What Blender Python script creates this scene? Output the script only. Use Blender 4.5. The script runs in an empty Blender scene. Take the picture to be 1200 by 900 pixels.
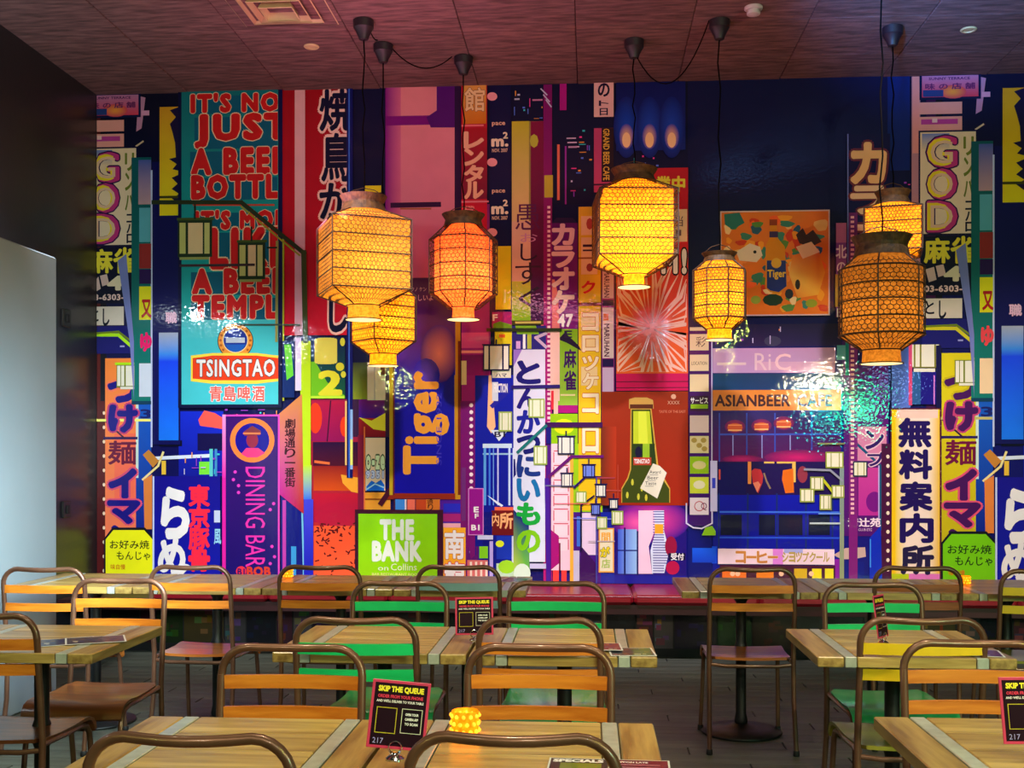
import bpy, bmesh, math, random
from mathutils import Vector, Matrix
random.seed(7)
PI = math.pi
scene = bpy.context.scene
COL = scene.collection

# ------------------------------------------------------------------ camera
CAM_H, F, HOR = 1.40, 1300.0, 535.0
YAW = math.radians(4.0)
SN, CS = math.sin(YAW), math.cos(YAW)
cam_d = bpy.data.cameras.new('camera')
cam_d.sensor_fit = 'HORIZONTAL'
cam_d.sensor_width = 36.0
cam_d.lens = 36.0 * F / 1200.0
cam_d.shift_y = (HOR - 450.0) / 1200.0
cam_d.clip_start = 0.05
cam = bpy.data.objects.new('camera', cam_d)
cam.location = (0, 0, CAM_H)
cam.rotation_euler = (PI / 2, 0, YAW)
COL.objects.link(cam)
scene.camera = cam

# ------------------------------------------------------------------ world, view
w = bpy.data.worlds.new('world'); scene.world = w
w.use_nodes = True
w.node_tree.nodes['Background'].inputs[0].default_value = (0.30, 0.20, 0.42, 1)
w.node_tree.nodes['Background'].inputs[1].default_value = 0.05
scene.view_settings.view_transform = 'Standard'
scene.view_settings.look = 'None'
scene.view_settings.exposure = 0.0
scene.view_settings.gamma = 1.0

WY = 8.2          # plane of the mural wall
CH = 4.16         # ceiling height
LX = -3.74        # left wall


def aim(o, target):
    d = Vector(target) - Vector(o.location)
    o.rotation_euler = d.to_track_quat('-Z', 'Y').to_euler()


def light(name, kind, loc, energy, color, size=0.1, target=None, angle=60, blend=0.5, size_y=None, spread=None):
    d = bpy.data.lights.new(name, kind)
    d.energy = energy; d.color = color
    if kind == 'AREA':
        d.size = size
        if size_y:
            d.shape = 'RECTANGLE'; d.size_y = size_y
        if spread: d.spread = math.radians(spread)
    else:
        d.shadow_soft_size = size
    if kind == 'SPOT':
        d.spot_size = math.radians(angle); d.spot_blend = blend
    o = bpy.data.objects.new(name, d)
    o.location = loc
    COL.objects.link(o)
    if target: aim(o, target)
    return o


# wall-washing spots in the ceiling, out of the frame above, aimed at the lower mural
for (x, col, e) in ((-3.0, (0.92, 0.95, 1.0), 420), (-1.8, (1.0, 0.92, 0.9), 410), (-0.6, (1.0, 0.90, 0.95), 440), (0.6, (0.92, 0.86, 1.0), 420),
                    (1.8, (1.0, 0.84, 0.92), 330), (3.0, (1.0, 0.86, 0.80), 340)):
    light('wall_washer', 'SPOT', (x, 5.4, 4.05), e, col, 0.05, (x, 8.2, 0.85), 50, 0.85)
# warm downlights over the tables
for (x, y, e) in ((-2.0, 3.2, 150), (-0.3, 2.6, 170), (1.4, 2.8, 170), (-1.7, 4.9, 120), (0.9, 4.9, 60)):
    light('table_downlight', 'SPOT', (x, y, 4.05), e * 1.25, (1.0, 0.88, 0.60), 0.08, (x, y + 0.3, 0), 70, 0.8)
# unseen warm spots added behind the camera to brighten the seating
for (x, e) in ((-1.6, 190), (0.2, 200), (1.9, 190)):
    light('seating_fill', 'SPOT', (x, -1.2, 3.3), e, (1.0, 0.86, 0.60), 0.25, (x * 0.8, 4.2, 0.3), 44, 0.9)
# purple house light washing the ceiling
light('ceiling_wash', 'AREA', (-0.5, 5.2, 2.9), 52, (1.0, 0.36, 0.56), 4.5, (0, 5.6, 4.2), size_y=0.3)
# blue stage lamp close under the ceiling at the right, above the frame
light('blue_stage_lamp', 'SPOT', (0.95, 4.4, 3.3), 1300, (0.10, 0.38, 1.0), 0.08, (1.80, 6.1, 4.30), 46, 1.0)
# cool light over the grey partition at the left, and an orange lamp beside it
light('entry_light', 'AREA', (-1.9, 4.5, 1.5), 26, (0.72, 0.92, 1.0), 0.7, (-3.1, 5.8, 0.6), size_y=1.2, spread=100)
light('entry_lamp', 'POINT', (-3.0, 5.35, 2.42), 0.5, (1.0, 0.45, 0.16), 0.03)

# lamps whose reflections sparkle in the glossy mural


def glare(u, v, Ly, r, e, col, dv=0):
    a = (u - 600) / F; b = (HOR - v) / F
    dx, dy = -SN + a * CS, CS + a * SN
    P = (dx / dy * WY, b / dy * WY)
    t = WY / (2 * WY - Ly)
    return light('room_lamp', 'POINT', (P[0] / t, Ly, CAM_H + P[1] / t), e, col, r)


glare(232, 370, 6.35, 0.045, 16.0, (0.8, 0.92, 1.0))
glare(273, 382, 5.35, 0.045, 12.0, (0.8, 0.92, 1.0))
glare(355, 403, 2.2, 0.04, 24.0, (0.8, 0.92, 1.0))
glare(775, 393, -1.0, 0.04, 40, (0.7, 0.9, 1.0))
glare(468, 445, -1.0, 0.045, 70, (0.8, 1.0, 0.25))
glare(872, 407, -1.0, 0.06, 170, (0.7, 1.0, 0.12))
glare(972, 452, -1.0, 0.055, 210, (1.0, 0.90, 0.62))
glare(942, 458, -1.0, 0.055, 170, (1.0, 0.92, 0.66))
glare(1008, 480, -1.0, 0.22, 150, (0.0, 1.0, 0.36))
glare(962, 492, -1.0, 0.12, 40, (0.0, 0.9, 0.8))
glare(1040, 452, -1.0, 0.20, 30, (0.25, 0.45, 1.0))


# ------------------------------------------------------------------ geometry helpers
def ray(u, v):
    a = (u - 600) / F; b = (HOR - v) / F
    return Vector((-SN + a * CS, CS + a * SN, b))


def at_depth(u, v, Z):
    return Vector((0, 0, CAM_H)) + ray(u, v) * Z


def at_y(u, v, y):
    d = ray(u, v); return Vector((0, 0, CAM_H)) + d * (y / d.y)


def wx(u):
    d = ray(u, 0); return d.x / d.y * WY


def wz(u, v):
    d = ray(u, v); return CAM_H + d.z / d.y * WY


def lin(c):
    return tuple((x / 255.0 / 12.92) if x / 255.0 <= 0.04045 else ((x / 255.0 + 0.055) / 1.055) ** 2.4 for x in c)


def tag(o, label=None, cat=None, group=None, kind=None):
    if label: o['label'] = label
    if cat: o['category'] = cat
    if group: o['group'] = group
    if kind: o['kind'] = kind
    return o


def empty(name, loc=(0, 0, 0), rz=0.0):
    o = bpy.data.objects.new(name, None)
    o.location = loc; o.rotation_euler = (0, 0, rz)
    o.empty_display_size = 0.1
    COL.objects.link(o)
    return o


def link(name, me, mat=None, parent=None, smooth=False):
    if mat is not None and not me.materials: me.materials.append(mat)
    if smooth:
        for p in me.polygons: p.use_smooth = True
    o = bpy.data.objects.new(name, me)
    COL.objects.link(o)
    if parent: o.parent = parent
    return o


class MB:
    """collects simple solids and builds them as ONE mesh"""
    def __init__(s): s.v, s.f = [], []

    def add(s, vs, fs):
        n = len(s.v); s.v += [tuple(p) for p in vs]; s.f += [tuple(i + n for i in f) for f in fs]; return s

    def box(s, x0, y0, z0, x1, y1, z1, bev=0.0):
        if bev <= 0:
            vs = [(x, y, z) for z in (z0, z1) for y in (y0, y1) for x in (x0, x1)]
            return s.add(vs, [(0, 2, 3, 1), (4, 5, 7, 6), (0, 1, 5, 4), (2, 6, 7, 3), (0, 4, 6, 2), (1, 3, 7, 5)])
        b = min(bev, (x1 - x0) / 2.01, (y1 - y0) / 2.01, (z1 - z0) / 2.01)
        loops = []
        for (z, i) in ((z0, b), (z0 + b, 0), (z1 - b, 0), (z1, b)):
            X0, X1, Y0, Y1 = x0 + i, x1 - i, y0 + i, y1 - i
            k = b - i if i == 0 else 0.0
            k = b
            if i: k = b * 0.3
            loops.append([(X0 + k, Y0, z), (X1 - k, Y0, z), (X1, Y0 + k, z), (X1, Y1 - k, z), (X1 - k, Y1, z), (X0 + k, Y1, z), (X0, Y1 - k, z), (X0, Y0 + k, z)])
        return s.loft(loops, True)

    def loft(s, loops, caps=True, closed=True):
        n = len(loops[0]); vs = [p for l in loops for p in l]; fs = []
        for i in range(len(loops) - 1):
            for j in range(n if closed else n - 1):
                k = (j + 1) % n
                fs.append((i * n + j, i * n + k, (i + 1) * n + k, (i + 1) * n + j))
        if caps:
            fs.append(tuple(reversed(range(n)))); fs.append(tuple((len(loops) - 1) * n + j for j in range(n)))
        return s.add(vs, fs)

    def lathe(s, prof, n=20, c=(0, 0, 0), caps=True):
        return s.loft([[(c[0] + r * math.cos(2 * PI * j / n), c[1] + r * math.sin(2 * PI * j / n), c[2] + z) for j in range(n)] for (r, z) in prof], caps)

    def tube(s, pts, r, n=8, closed=False):
        pts = [Vector(p) for p in pts]; loops = []; N = None
        m = len(pts)
        for i, p in enumerate(pts):
            a = pts[(i - 1) % m] if (i or closed) else p
            b = pts[(i + 1) % m] if (i < m - 1 or closed) else p
            t = (b - a).normalized()
            if N is None:
                N = t.cross(Vector((0, 0, 1)))
                if N.length < 0.01: N = t.cross(Vector((0, 1, 0)))
                N.normalize()
            N = (N - t * N.dot(t)).normalized(); B = t.cross(N)
            rr = r[i] if isinstance(r, (list, tuple)) else r
            loops.append([p + (N * math.cos(2 * PI * k / n) + B * math.sin(2 * PI * k / n)) * rr for k in range(n)])
        if closed: loops.append(loops[0]); return s.loft(loops, False)
        return s.loft(loops, True)

    def mesh(s, name):
        me = bpy.data.meshes.new(name); me.from_pydata(s.v, [], s.f); me.update(); return me

    def build(s, name, mat, parent=None, smooth=False, recalc=False):
        me = s.mesh(name)
        if recalc:
            bm = bmesh.new(); bm.from_mesh(me); bmesh.ops.recalc_face_normals(bm, faces=bm.faces); bm.to_mesh(me); bm.free()
        if smooth:
            for p in me.polygons: p.use_smooth = True
            try: me.set_sharp_from_angle(angle=math.radians(40))
            except Exception: pass
        return link(name, me, mat, parent)


def arc(cx, cz, r, a0, a1, n, y0, y1):
    """corner arc in the x-z plane; y runs from y0 to y1"""
    return [(cx + r * math.cos(math.radians(a0 + (a1 - a0) * i / n)), y0 + (y1 - y0) * i / n, cz + r * math.sin(math.radians(a0 + (a1 - a0) * i / n))) for i in range(n + 1)]


def copy_tree(o, parent=None):
    c = o.copy(); COL.objects.link(c)
    if parent: c.parent = parent
    for ch in list(o.children): copy_tree(ch, c)
    return c


# ------------------------------------------------------------------ materials
MATS = {}


def new_mat(name):
    m = bpy.data.materials.new(name); m.use_nodes = True
    nt = m.node_tree; b = nt.nodes['Principled BSDF']
    MATS[name] = m
    return m, nt, b


def nd(nt, t, **kw):
    n = nt.nodes.new(t)
    for k, v in kw.items(): setattr(n, k, v)
    return n


def simple(name, col, rough=0.5, metal=0.0, var=0.12, scale=8.0, stretch=(1, 1, 1), bump=0.0, bscale=40.0, coat=0.0, coat_rough=0.1, col2=None, obj_var=0.0, spec=None):
    m, nt, b = new_mat(name)
    tc = nd(nt, 'ShaderNodeTexCoord'); mp = nd(nt, 'ShaderNodeMapping')
    mp.inputs['Scale'].default_value = stretch
    nt.links.new(tc.outputs['Object'], mp.inputs['Vector'])
    no = nd(nt, 'ShaderNodeTexNoise'); no.inputs['Scale'].default_value = scale; no.inputs['Detail'].default_value = 6
    nt.links.new(mp.outputs[0], no.inputs['Vector'])
    cr = nd(nt, 'ShaderNodeValToRGB')
    c = lin(col); d = lin(col2) if col2 else tuple(x * (1 - 2.2 * var) for x in c)
    cr.color_ramp.elements[0].position = 0.32; cr.color_ramp.elements[1].position = 0.68
    cr.color_ramp.elements[0].color = (*d, 1); cr.color_ramp.elements[1].color = (*c, 1)
    nt.links.new(no.outputs[0], cr.inputs[0])
    out = cr.outputs[0]
    if obj_var:
        oi = nd(nt, 'ShaderNodeObjectInfo'); hs = nd(nt, 'ShaderNodeHueSaturation')
        mr = nd(nt, 'ShaderNodeMapRange'); mr.inputs[3].default_value = 1 - obj_var; mr.inputs[4].default_value = 1 + obj_var
        nt.links.new(oi.outputs['Random'], mr.inputs[0]); nt.links.new(mr.outputs[0], hs.inputs['Value']); nt.links.new(out, hs.inputs['Color'])
        out = hs.outputs[0]
    nt.links.new(out, b.inputs['Base Color'])
    b.inputs['Roughness'].default_value = rough; b.inputs['Metallic'].default_value = metal
    if spec is not None: b.inputs['Specular IOR Level'].default_value = spec
    if coat:
        b.inputs['Coat Weight'].default_value = coat; b.inputs['Coat Roughness'].default_value = coat_rough
    if bump:
        n2 = nd(nt, 'ShaderNodeTexNoise'); n2.inputs['Scale'].default_value = bscale; n2.inputs['Detail'].default_value = 4
        nt.links.new(mp.outputs[0], n2.inputs['Vector'])
        bp = nd(nt, 'ShaderNodeBump'); bp.inputs['Strength'].default_value = bump; bp.inputs['Distance'].default_value = 0.01
        nt.links.new(n2.outputs[0], bp.inputs['Height']); nt.links.new(bp.outputs[0], b.inputs['Normal'])
    return m


def wood(name, c1, c2, axis='x', rough=0.35, coat=0.25, obj_var=0.10):
    st = {'x': (1.2, 14, 14), 'y': (14, 1.2, 14), 'z': (14, 14, 1.2)}[axis]
    return simple(name, c1, rough, 0, scale=2.6, stretch=st, bump=0.10, bscale=6, coat=coat, coat_rough=0.18, col2=c2, obj_var=obj_var)


M_board = wood('reclaimed_board_across', (206, 174, 100), (140, 108, 52), 'x')
M_board_y = wood('reclaimed_board_along', (188, 156, 88), (126, 96, 48), 'y')
M_inlay = simple('pale_inlay_strip', (176, 180, 168), 0.3, 0.0, 0.12, 10, (3, 3, 3), coat=0.3)
M_tube = simple('bronze_tube', (124, 84, 64), 0.36, 0.45, 0.18, 9, coat=0.3)
M_rubber = simple('black_rubber', (18, 18, 20), 0.7)
M_iron = simple('black_cast_iron', (14, 15, 17), 0.5, 0.0, 0.2, 12, bump=0.1)
M_slat = {
    'orange': wood('orange_slat', (226, 136, 40), (190, 96, 18), 'x', 0.38, 0.2, 0.08),
    'green': simple('green_painted_wood', (20, 206, 116), 0.35, 0, 0.14, 6, coat=0.25),
    'yellow': simple('yellow_painted_wood', (240, 196, 14), 0.38, 0, 0.12, 6, coat=0.2),
    'blue': simple('pale_blue_painted_wood', (134, 172, 180), 0.38, 0, 0.12, 6, coat=0.2),
    'brown': wood('brown_slat', (168, 86, 30), (120, 56, 16), 'x', 0.38, 0.2, 0.08),
}
M_seat = {
    'orange': wood('orange_ply_seat', (186, 108, 44), (140, 74, 26), 'x', 0.30, 0.4, 0.08),
    'green': simple('green_worn_seat', (16, 150, 84), 0.33, 0, 0.3, 5, coat=0.4, col2=(30, 110, 60)),
    'yellow': simple('olive_worn_seat', (150, 146, 42), 0.35, 0, 0.3, 5, coat=0.3, col2=(96, 76, 26)),
    'blue': simple('pale_blue_seat', (124, 160, 166), 0.35, 0, 0.2, 5, coat=0.3),
    'brown': wood('brown_ply_seat', (120, 66, 34), (84, 44, 22), 'x', 0.30, 0.4, 0.08),
}
M_vinyl = simple('red_vinyl', (146, 14, 34), 0.34, 0, 0.10, 3, bump=0.12, bscale=18, coat=0.15)
M_dark = simple('dark_recess_board', (16, 14, 20), 0.7, 0, 0.2, 4)
M_trim = simple('dark_maroon_rail', (58, 14, 22), 0.5, 0, 0.2, 4)
M_wall_dark = simple('dark_plaster', (58, 52, 58), 0.34, 0, 0.10, 1.4, bump=0.05, bscale=30)
M_wall_left = simple('grey_render', (44, 42, 50), 0.30, 0, 0.10, 1.2, bump=0.04, bscale=30)
M_part = simple('pale_grey_paint', (158, 174, 184), 0.55, 0, 0.05, 1.5, bump=0.04, bscale=60)
M_ceil = simple('wood_wool_panel', (136, 98, 98), 0.95, 0, 0.30, 5, (1.0, 6, 3), bump=0.9, bscale=26, obj_var=0.10)
M_ceil_gap = simple('ceiling_gap', (40, 26, 30), 0.9)
M_cream = simple('cream_metal', (214, 190, 140), 0.5, 0, 0.08, 6)
M_black = simple('black_plastic', (20, 18, 24), 0.45)
M_cord = simple('black_cord', (8, 7, 8), 0.9, spec=0.05)
M_chrome = simple('chrome', (220, 220, 224), 0.12, 1.0, 0.03)
M_bamboo = simple('dark_bamboo_rib', (66, 42, 20), 0.55, 0, 0.3, 20)
M_weave = simple('bamboo_weave', (96, 62, 22), 0.6, 0, 0.3, 20)
M_collar = simple('woven_collar', (92, 66, 30), 0.65, 0, 0.35, 30, bump=0.5, bscale=60)
M_floor = simple('grey_board_floor', (84, 88, 76), 0.5, 0, 0.22, 1.6, (1, 7, 1), bump=0.12, bscale=7, obj_var=0.12)
M_switch = simple('black_switch_plate', (22, 20, 22), 0.4)


def vcol_mat(name, rough=0.4, coat=0.0, coat_rough=0.05, bump=0.0, bscale=100, grain=0.06):
    m, nt, b = new_mat(name)
    at = nd(nt, 'ShaderNodeAttribute'); at.attribute_name = 'Col'
    tc = nd(nt, 'ShaderNodeTexCoord')
    no = nd(nt, 'ShaderNodeTexNoise'); no.inputs['Scale'].default_value = 7; no.inputs['Detail'].default_value = 5
    nt.links.new(tc.outputs['Object'], no.inputs['Vector'])
    mr = nd(nt, 'ShaderNodeMapRange'); mr.inputs[3].default_value = 1 - grain * 2; mr.inputs[4].default_value = 1 + grain
    nt.links.new(no.outputs[0], mr.inputs[0])
    mx = nd(nt, 'ShaderNodeVectorMath', operation='SCALE')
    nt.links.new(at.outputs['Color'], mx.inputs[0]); nt.links.new(mr.outputs[0], mx.inputs['Scale'])
    nt.links.new(mx.outputs[0], b.inputs['Base Color'])
    b.inputs['Roughness'].default_value = rough
    b.inputs['Coat Weight'].default_value = coat; b.inputs['Coat Roughness'].default_value = coat_rough
    b.inputs['Specular IOR Level'].default_value = 0.12
    if bump:
        n2 = nd(nt, 'ShaderNodeTexNoise'); n2.inputs['Scale'].default_value = bscale; n2.inputs['Detail'].default_value = 1
        nt.links.new(tc.outputs['Object'], n2.inputs['Vector'])
        bp = nd(nt, 'ShaderNodeBump'); bp.inputs['Strength'].default_value = bump; bp.inputs['Distance'].default_value = 0.0016
        nt.links.new(n2.outputs[0], bp.inputs['Height']); nt.links.new(bp.outputs[0], b.inputs['Coat Normal'])
    return m


M_print = vcol_mat('glossy_mural_print', 0.6, 0.7, 0.015, 0.5, 42)
M_paper = vcol_mat('printed_card', 0.35, 0.5, 0.08)


# ------------------------------------------------------------------ flat print helpers (colour per corner)
class Art:
    """flat coloured shapes in a plane; p(x, z) given in local plane units"""
    def __init__(s): s.v, s.f, s.c, s.k = [], [], [], 0

    def poly(s, pts, col):
        n = len(s.v); s.k += 1
        s.v += [(p[0], p[1], s.k) for p in pts]; s.f.append(tuple(range(n, n + len(pts))))
        cols = col if isinstance(col[0], (tuple, list)) else [col] * len(pts)
        s.c += [lin(c) for c in cols]; return s

    def meshadd(s, vs, fs, col):
        n = len(s.v); s.k += 1
        s.v += [(p[0], p[1], s.k + (p[2] if len(p) > 2 else 0)) for p in vs]; s.f += [tuple(i + n for i in f) for f in fs]
        s.c += [lin(col)] * len(vs); return s


TXT = {}


def glyphs(body, off, sp=0.0):
    """flat triangles of a word; off thickens the strokes by stacking shifted copies"""
    key = (body, 0.0, sp)
    if key not in TXT:
        c = bpy.data.curves.new('t', 'FONT'); c.body = body; c.space_character = 1.0 + sp; c.resolution_u = 3 if len(body) < 3 else 2
        o = bpy.data.objects.new('t', c)
        m = bpy.data.meshes.new_from_object(o)
        vs = [(v.co.x, v.co.y) for v in m.vertices]; fs = [tuple(p.vertices) for p in m.polygons]
        bpy.data.objects.remove(o); bpy.data.curves.remove(c); bpy.data.meshes.remove(m)
        if not vs: vs = [(0, 0), (1, 0), (1, 1)]; fs = []
        TXT[key] = (vs, fs)
    vs, fs = TXT[key]
    if off <= 0.004: return vs, fs
    n = 8 if off < 0.05 else 12; V, FF = [], []
    for k in range(n):
        dx, dy = off * math.cos(2 * PI * k / n), off * math.sin(2 * PI * k / n); b = len(V)
        V += [(x + dx, y + dy, k * 0.06) for (x, y) in vs]; FF += [tuple(i + b for i in f) for f in fs]
    b = len(V); V += [(x, y, n * 0.06) for (x, y) in vs]; FF += [tuple(i + b for i in f) for f in fs]
    return V, FF


# ------------------------------------------------------------------ room shell
def struct(name, mb, mat, parent=None, smooth=False):
    o = mb.build(name, mat, parent, smooth)
    if parent is None: o['kind'] = 'structure'
    return o


floor = struct('floor', MB().box(-9, -4, -0.10, 7, WY + 0.2, -0.006), M_dark)
fb = []
for i in range(3): fb.append(MB().box(-0.6 + 0.004, -0.0875, -0.02, 0.6 - 0.004, 0.0865, 0.0, 0.002).mesh('floor_board'))
nb = 0
for r in range(44):
    y = 2.55 + r * 0.175 * 0.0 + r * 0.132
    if y > 8.15: break
    off = (r * 0.47) % 1.2
    for k in range(7):
        x = -4.0 + off + k * 1.2
        if x > 3.4 or (y < 4.2 and (x < -2.9 or x > 2.6)): continue
        o = link('floor_board', fb[(r + k) % 3], M_floor, floor); o.location = (x, y, 0); o.scale = (1, 0.754, 1); nb += 1
ceiling = struct('ceiling', MB().box(-9, -4, CH + 0.02, 7, WY + 0.2, CH + 0.14), M_ceil_gap)
pm = MB().box(-0.3655, -0.323, -0.012, 0.3655, 0.323, 0.022, 0.004).mesh('panel')
for i in range(-5, 6):
    for j in range(6):
        xc = -0.088 + 0.3675 + i * 0.735; yc = 7.755 + 0.325 - j * 0.65 if True else 0
        yc = 7.73 + 0.325 - j * 0.65
        if xc < -4.2: continue
        o = link('panel', pm, M_ceil, ceiling); o.location = (xc, yc, CH + 0.006 * ((i * 7 + j * 3) % 3) * 0.35)
struct('wall_back', MB().box(-9, WY, 0, 7, WY + 0.2, CH + 0.1), M_dark)
struct('wall_left', MB().box(LX - 0.2, 4.4, 0, LX, WY, CH + 0.1), M_wall_left)
struct('wall_right', MB().box(6.6, -4, 0, 6.8, WY, CH + 0.1), M_wall_dark)
struct('wall_front', MB().box(-9, -4.2, 0, 7, -4.0, CH + 0.1), M_wall_dark)
struct('wall_far_left', MB().box(-9.2, -4, 0, -9.0, WY, CH + 0.1), M_wall_dark)
struct('partition', MB().box(-3.6, 5.0, 0, -3.1, 6.27, 2.56, 0.01), M_part)
# switch plates on the dark wall
for (u, v, h, lab) in ((76, 373, 0.13, 'small black switch plate high on the dark left wall'), (76, 597, 0.12, 'small black socket plate low on the dark left wall beside the grey partition')):
    d = ray(u, v); t = LX / d.x; p = Vector((0, 0, CAM_H)) + d * t
    r_ = empty('switch_plate', (LX, p.y, p.z))
    tag(r_, lab, 'switch', 'switch plates on the left wall')
    MB().box(0, -0.06, -h / 2, 0.02, 0.06, h / 2, 0.006).build('plate', M_switch, r_)
    MB().box(0.02, -0.022, -0.03, 0.028, 0.022, 0.03, 0.003).build('rocker', M_rubber, r_)


# ------------------------------------------------------------------ bench along the mural
bench = tag(empty('bench', (0, 7.8, 0)), 'long banquette with red vinyl cushions running below the mural', 'bench')
bench_front = 7.52
MB().box(LX + 0.01, bench_front - 7.8 + 0.03, 0.33, 3.45, 0.395, 0.395).build('front_rail', M_trim, bench)
MB().box(LX + 0.01, bench_front - 7.8 + 0.28, 0.0, 3.45, 0.39, 0.33).build('base', M_dark, bench)
cm = MB().box(-0.418, bench_front - 7.8, 0.395, 0.418, 0.395, 0.465, 0.022).build('cushion', M_vinyl, bench, True)
sm_ = MB().tube([(-0.40, bench_front - 7.8 + 0.004, 0.453), (0.40, bench_front - 7.8 + 0.004, 0.453)], 0.004, 6).build('piping', M_vinyl, cm)
x0 = 0.298 - 0.42
first = True
k = -4
while x0 + k * 0.84 < 3.3:
    xc = x0 + k * 0.84
    if xc > LX + 0.4:
        if first: cm.location.x = xc; first = False
        else:
            c = copy_tree(cm, bench); c.location.x = xc
    k += 1


# ------------------------------------------------------------------ chairs
W2 = 0.197


def chair_meshes():
    R = 0.075; tr = 0.0115; ztop = 0.872; yb = -0.235
    pts = [(-W2 - 0.004, -0.245, 0.015), (-W2, -0.20, 0.25), (-W2, -0.19, 0.45), (-W2, -0.215, 0.66), (-W2, -0.228, ztop - R)]
    pts += arc(-W2 + R, ztop - R, R, 180, 90, 6, -0.230, -0.236)[1:]
    for i in range(1, 6):
        t = i / 6; pts.append((-W2 + R + (2 * W2 - 2 * R) * t, -0.236 - 0.016 * math.sin(PI * t), ztop - 0.004 * math.sin(PI * t)))
    pts += arc(W2 - R, ztop - R, R, 90, 0, 6, -0.236, -0.230)
    pts += [(W2, -0.228, ztop - R), (W2, -0.215, 0.66), (W2, -0.19, 0.45), (W2, -0.20, 0.25), (W2 + 0.004, -0.245, 0.015)]
    out = {'back_frame': MB().tube(pts, tr, 10).mesh('back_frame')}

    def slat(z, h, yc):
        loops = []
        for i in range(11):
            t = i / 10; x = -W2 + 2 * W2 * t; y = yc - 0.020 * math.sin(PI * t); q = 0.006
            loops.append([(x, y - q, z - h / 2), (x, y + q, z - h / 2), (x, y + q, z + h / 2), (x, y - q, z + h / 2)])
        return MB().loft(loops).mesh('slat')
    out['slat_up'] = slat(0.777, 0.037, -0.226)
    out['slat_low'] = slat(0.692, 0.037, -0.218)
    # seat: dished plywood with waterfall front
    prof = []
    for (y, z) in ((-0.19, 0.452), (-0.15, 0.448), (-0.05, 0.443), (0.05, 0.444), (0.12, 0.450), (0.16, 0.448), (0.19, 0.437), (0.208, 0.416), (0.214, 0.392)): prof.append((y, z))
    loops = []
    for i, (y, z) in enumerate(prof):
        wv = 0.188 + 0.012 * min(1, i / 5)
        if i == 0: wv -= 0.02
        top = [(wv * (-1 + 2 * j / 8), y, z - 0.006 * math.cos(PI * (-1 + 2 * j / 8) / 2)) for j in range(9)]
        ny, nz = (0.0, -0.013) if i < 6 else (-0.011, -0.008)
        bot = [(p[0] * 0.985, p[1] + ny, p[2] + nz) for p in reversed(top)]
        loops.append(top + bot)
    out['seat'] = MB().loft(loops).mesh('seat')
    for sgn in (-1, 1):
        xx = sgn * 0.186
        pts = [(sgn * 0.196, 0.235, 0.015), (sgn * 0.190, 0.205, 0.20), (xx, 0.190, 0.34), (xx, 0.180, 0.385), (xx, 0.155, 0.414), (xx, 0.11, 0.424), (xx, 0.0, 0.424), (sgn * 0.190, -0.185, 0.432)]
        out['leg%d' % sgn] = MB().tube(pts, 0.0105, 8).mesh('leg')
        out['brace%d' % sgn] = MB().tube([(sgn * 0.195, -0.205, 0.22), (sgn * 0.186, -0.09, 0.20), (sgn * 0.184, 0.06, 0.20), (sgn * 0.190, 0.205, 0.21)], 0.007, 6).mesh('brace')
    out['rail'] = MB().tube([(-0.19, -0.188, 0.415), (-0.12, -0.196, 0.408), (0.12, -0.196, 0.408), (0.19, -0.188, 0.415)], 0.009, 8).mesh('seat_rail')
    out['foot'] = MB().lathe([(0.0135, 0), (0.015, 0.004), (0.014, 0.024), (0.0118, 0.026)], 10).mesh('rubber_foot')
    for k_, me in out.items():
        for p in me.polygons: p.use_smooth = True
        try: me.set_sharp_from_angle(angle=math.radians(45))
        except Exception: pass
    return out


CM = chair_meshes()
CMV = {}


def cmesh(key, mat):
    if (key, mat.name) not in CMV:
        me = CM[key].copy(); me.materials.clear(); me.materials.append(mat); CMV[(key, mat.name)] = me
    return CMV[(key, mat.name)]


def chair(uc, Z, away, color, label, turn=0.0, seat=None, name='metal_frame_chair'):
    p = at_depth(uc, HOR, Z)
    rz = (0 if away else PI) + math.radians(turn)
    off = Matrix.Rotation(rz, 3, 'Z') @ Vector((0, 0.24, 0))
    root = tag(empty(name, (p.x + off.x, p.y + off.y, 0), rz), label, 'chair', 'bronze tube chairs with two-slat backs')
    seat = seat or color
    link('back_frame', cmesh('back_frame', M_tube), None, root)
    for k_ in ('slat_up', 'slat_low'): link('slat', cmesh(k_, M_slat[color]), None, root)
    s = link('seat', cmesh('seat', M_seat[seat]), None, root)
    if color in ('green', 'yellow', 'blue'): s['label'] = '%s painted seat' % color
    for sgn in (-1, 1):
        lg = link('leg', cmesh('leg%d' % sgn, M_tube), None, root)
        f = link('rubber_foot', cmesh('foot', M_rubber), None, lg); f.location = (sgn * 0.196, 0.235, 0)
        f = link('rubber_foot', cmesh('foot', M_rubber), None, root); f.location = (sgn * (W2 + 0.004), -0.245, 0)
    link('seat_rail', cmesh('rail', M_tube), None, root)
    return root


chair(219.5, 2.08, True, 'orange', 'chair cut off at the bottom of the picture, at the near left table')
chair(600, 2.08, True, 'orange', 'chair cut off at the bottom of the picture, before the amber candle cup')
chair(343, 3.07, False, 'orange', 'orange slatted chair facing us across the near table, left of the queue sign')
chair(632, 3.07, False, 'orange', 'orange slatted chair facing us behind the near table with the amber candle cup')
chair(416, 3.585, True, 'green', 'green slatted chair seen from behind at the left middle table')
chair(632, 3.585, True, 'orange', 'orange slatted chair seen from behind at the middle table with the folded menus')
chair(469, 4.62, False, 'green', 'green slatted chair facing us at the far side of the left middle table')
chair(652, 4.62, False, 'green', 'green slatted chair facing us in front of the bare red bench cushions')
chair(374, 5.30, True, 'orange', 'orange slatted chair at the bench tables with a lit candle cup beyond its back')
chair(537, 5.30, True, 'blue', 'chair with pale blue slats at the bench tables beside the green printed sign')
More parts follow.
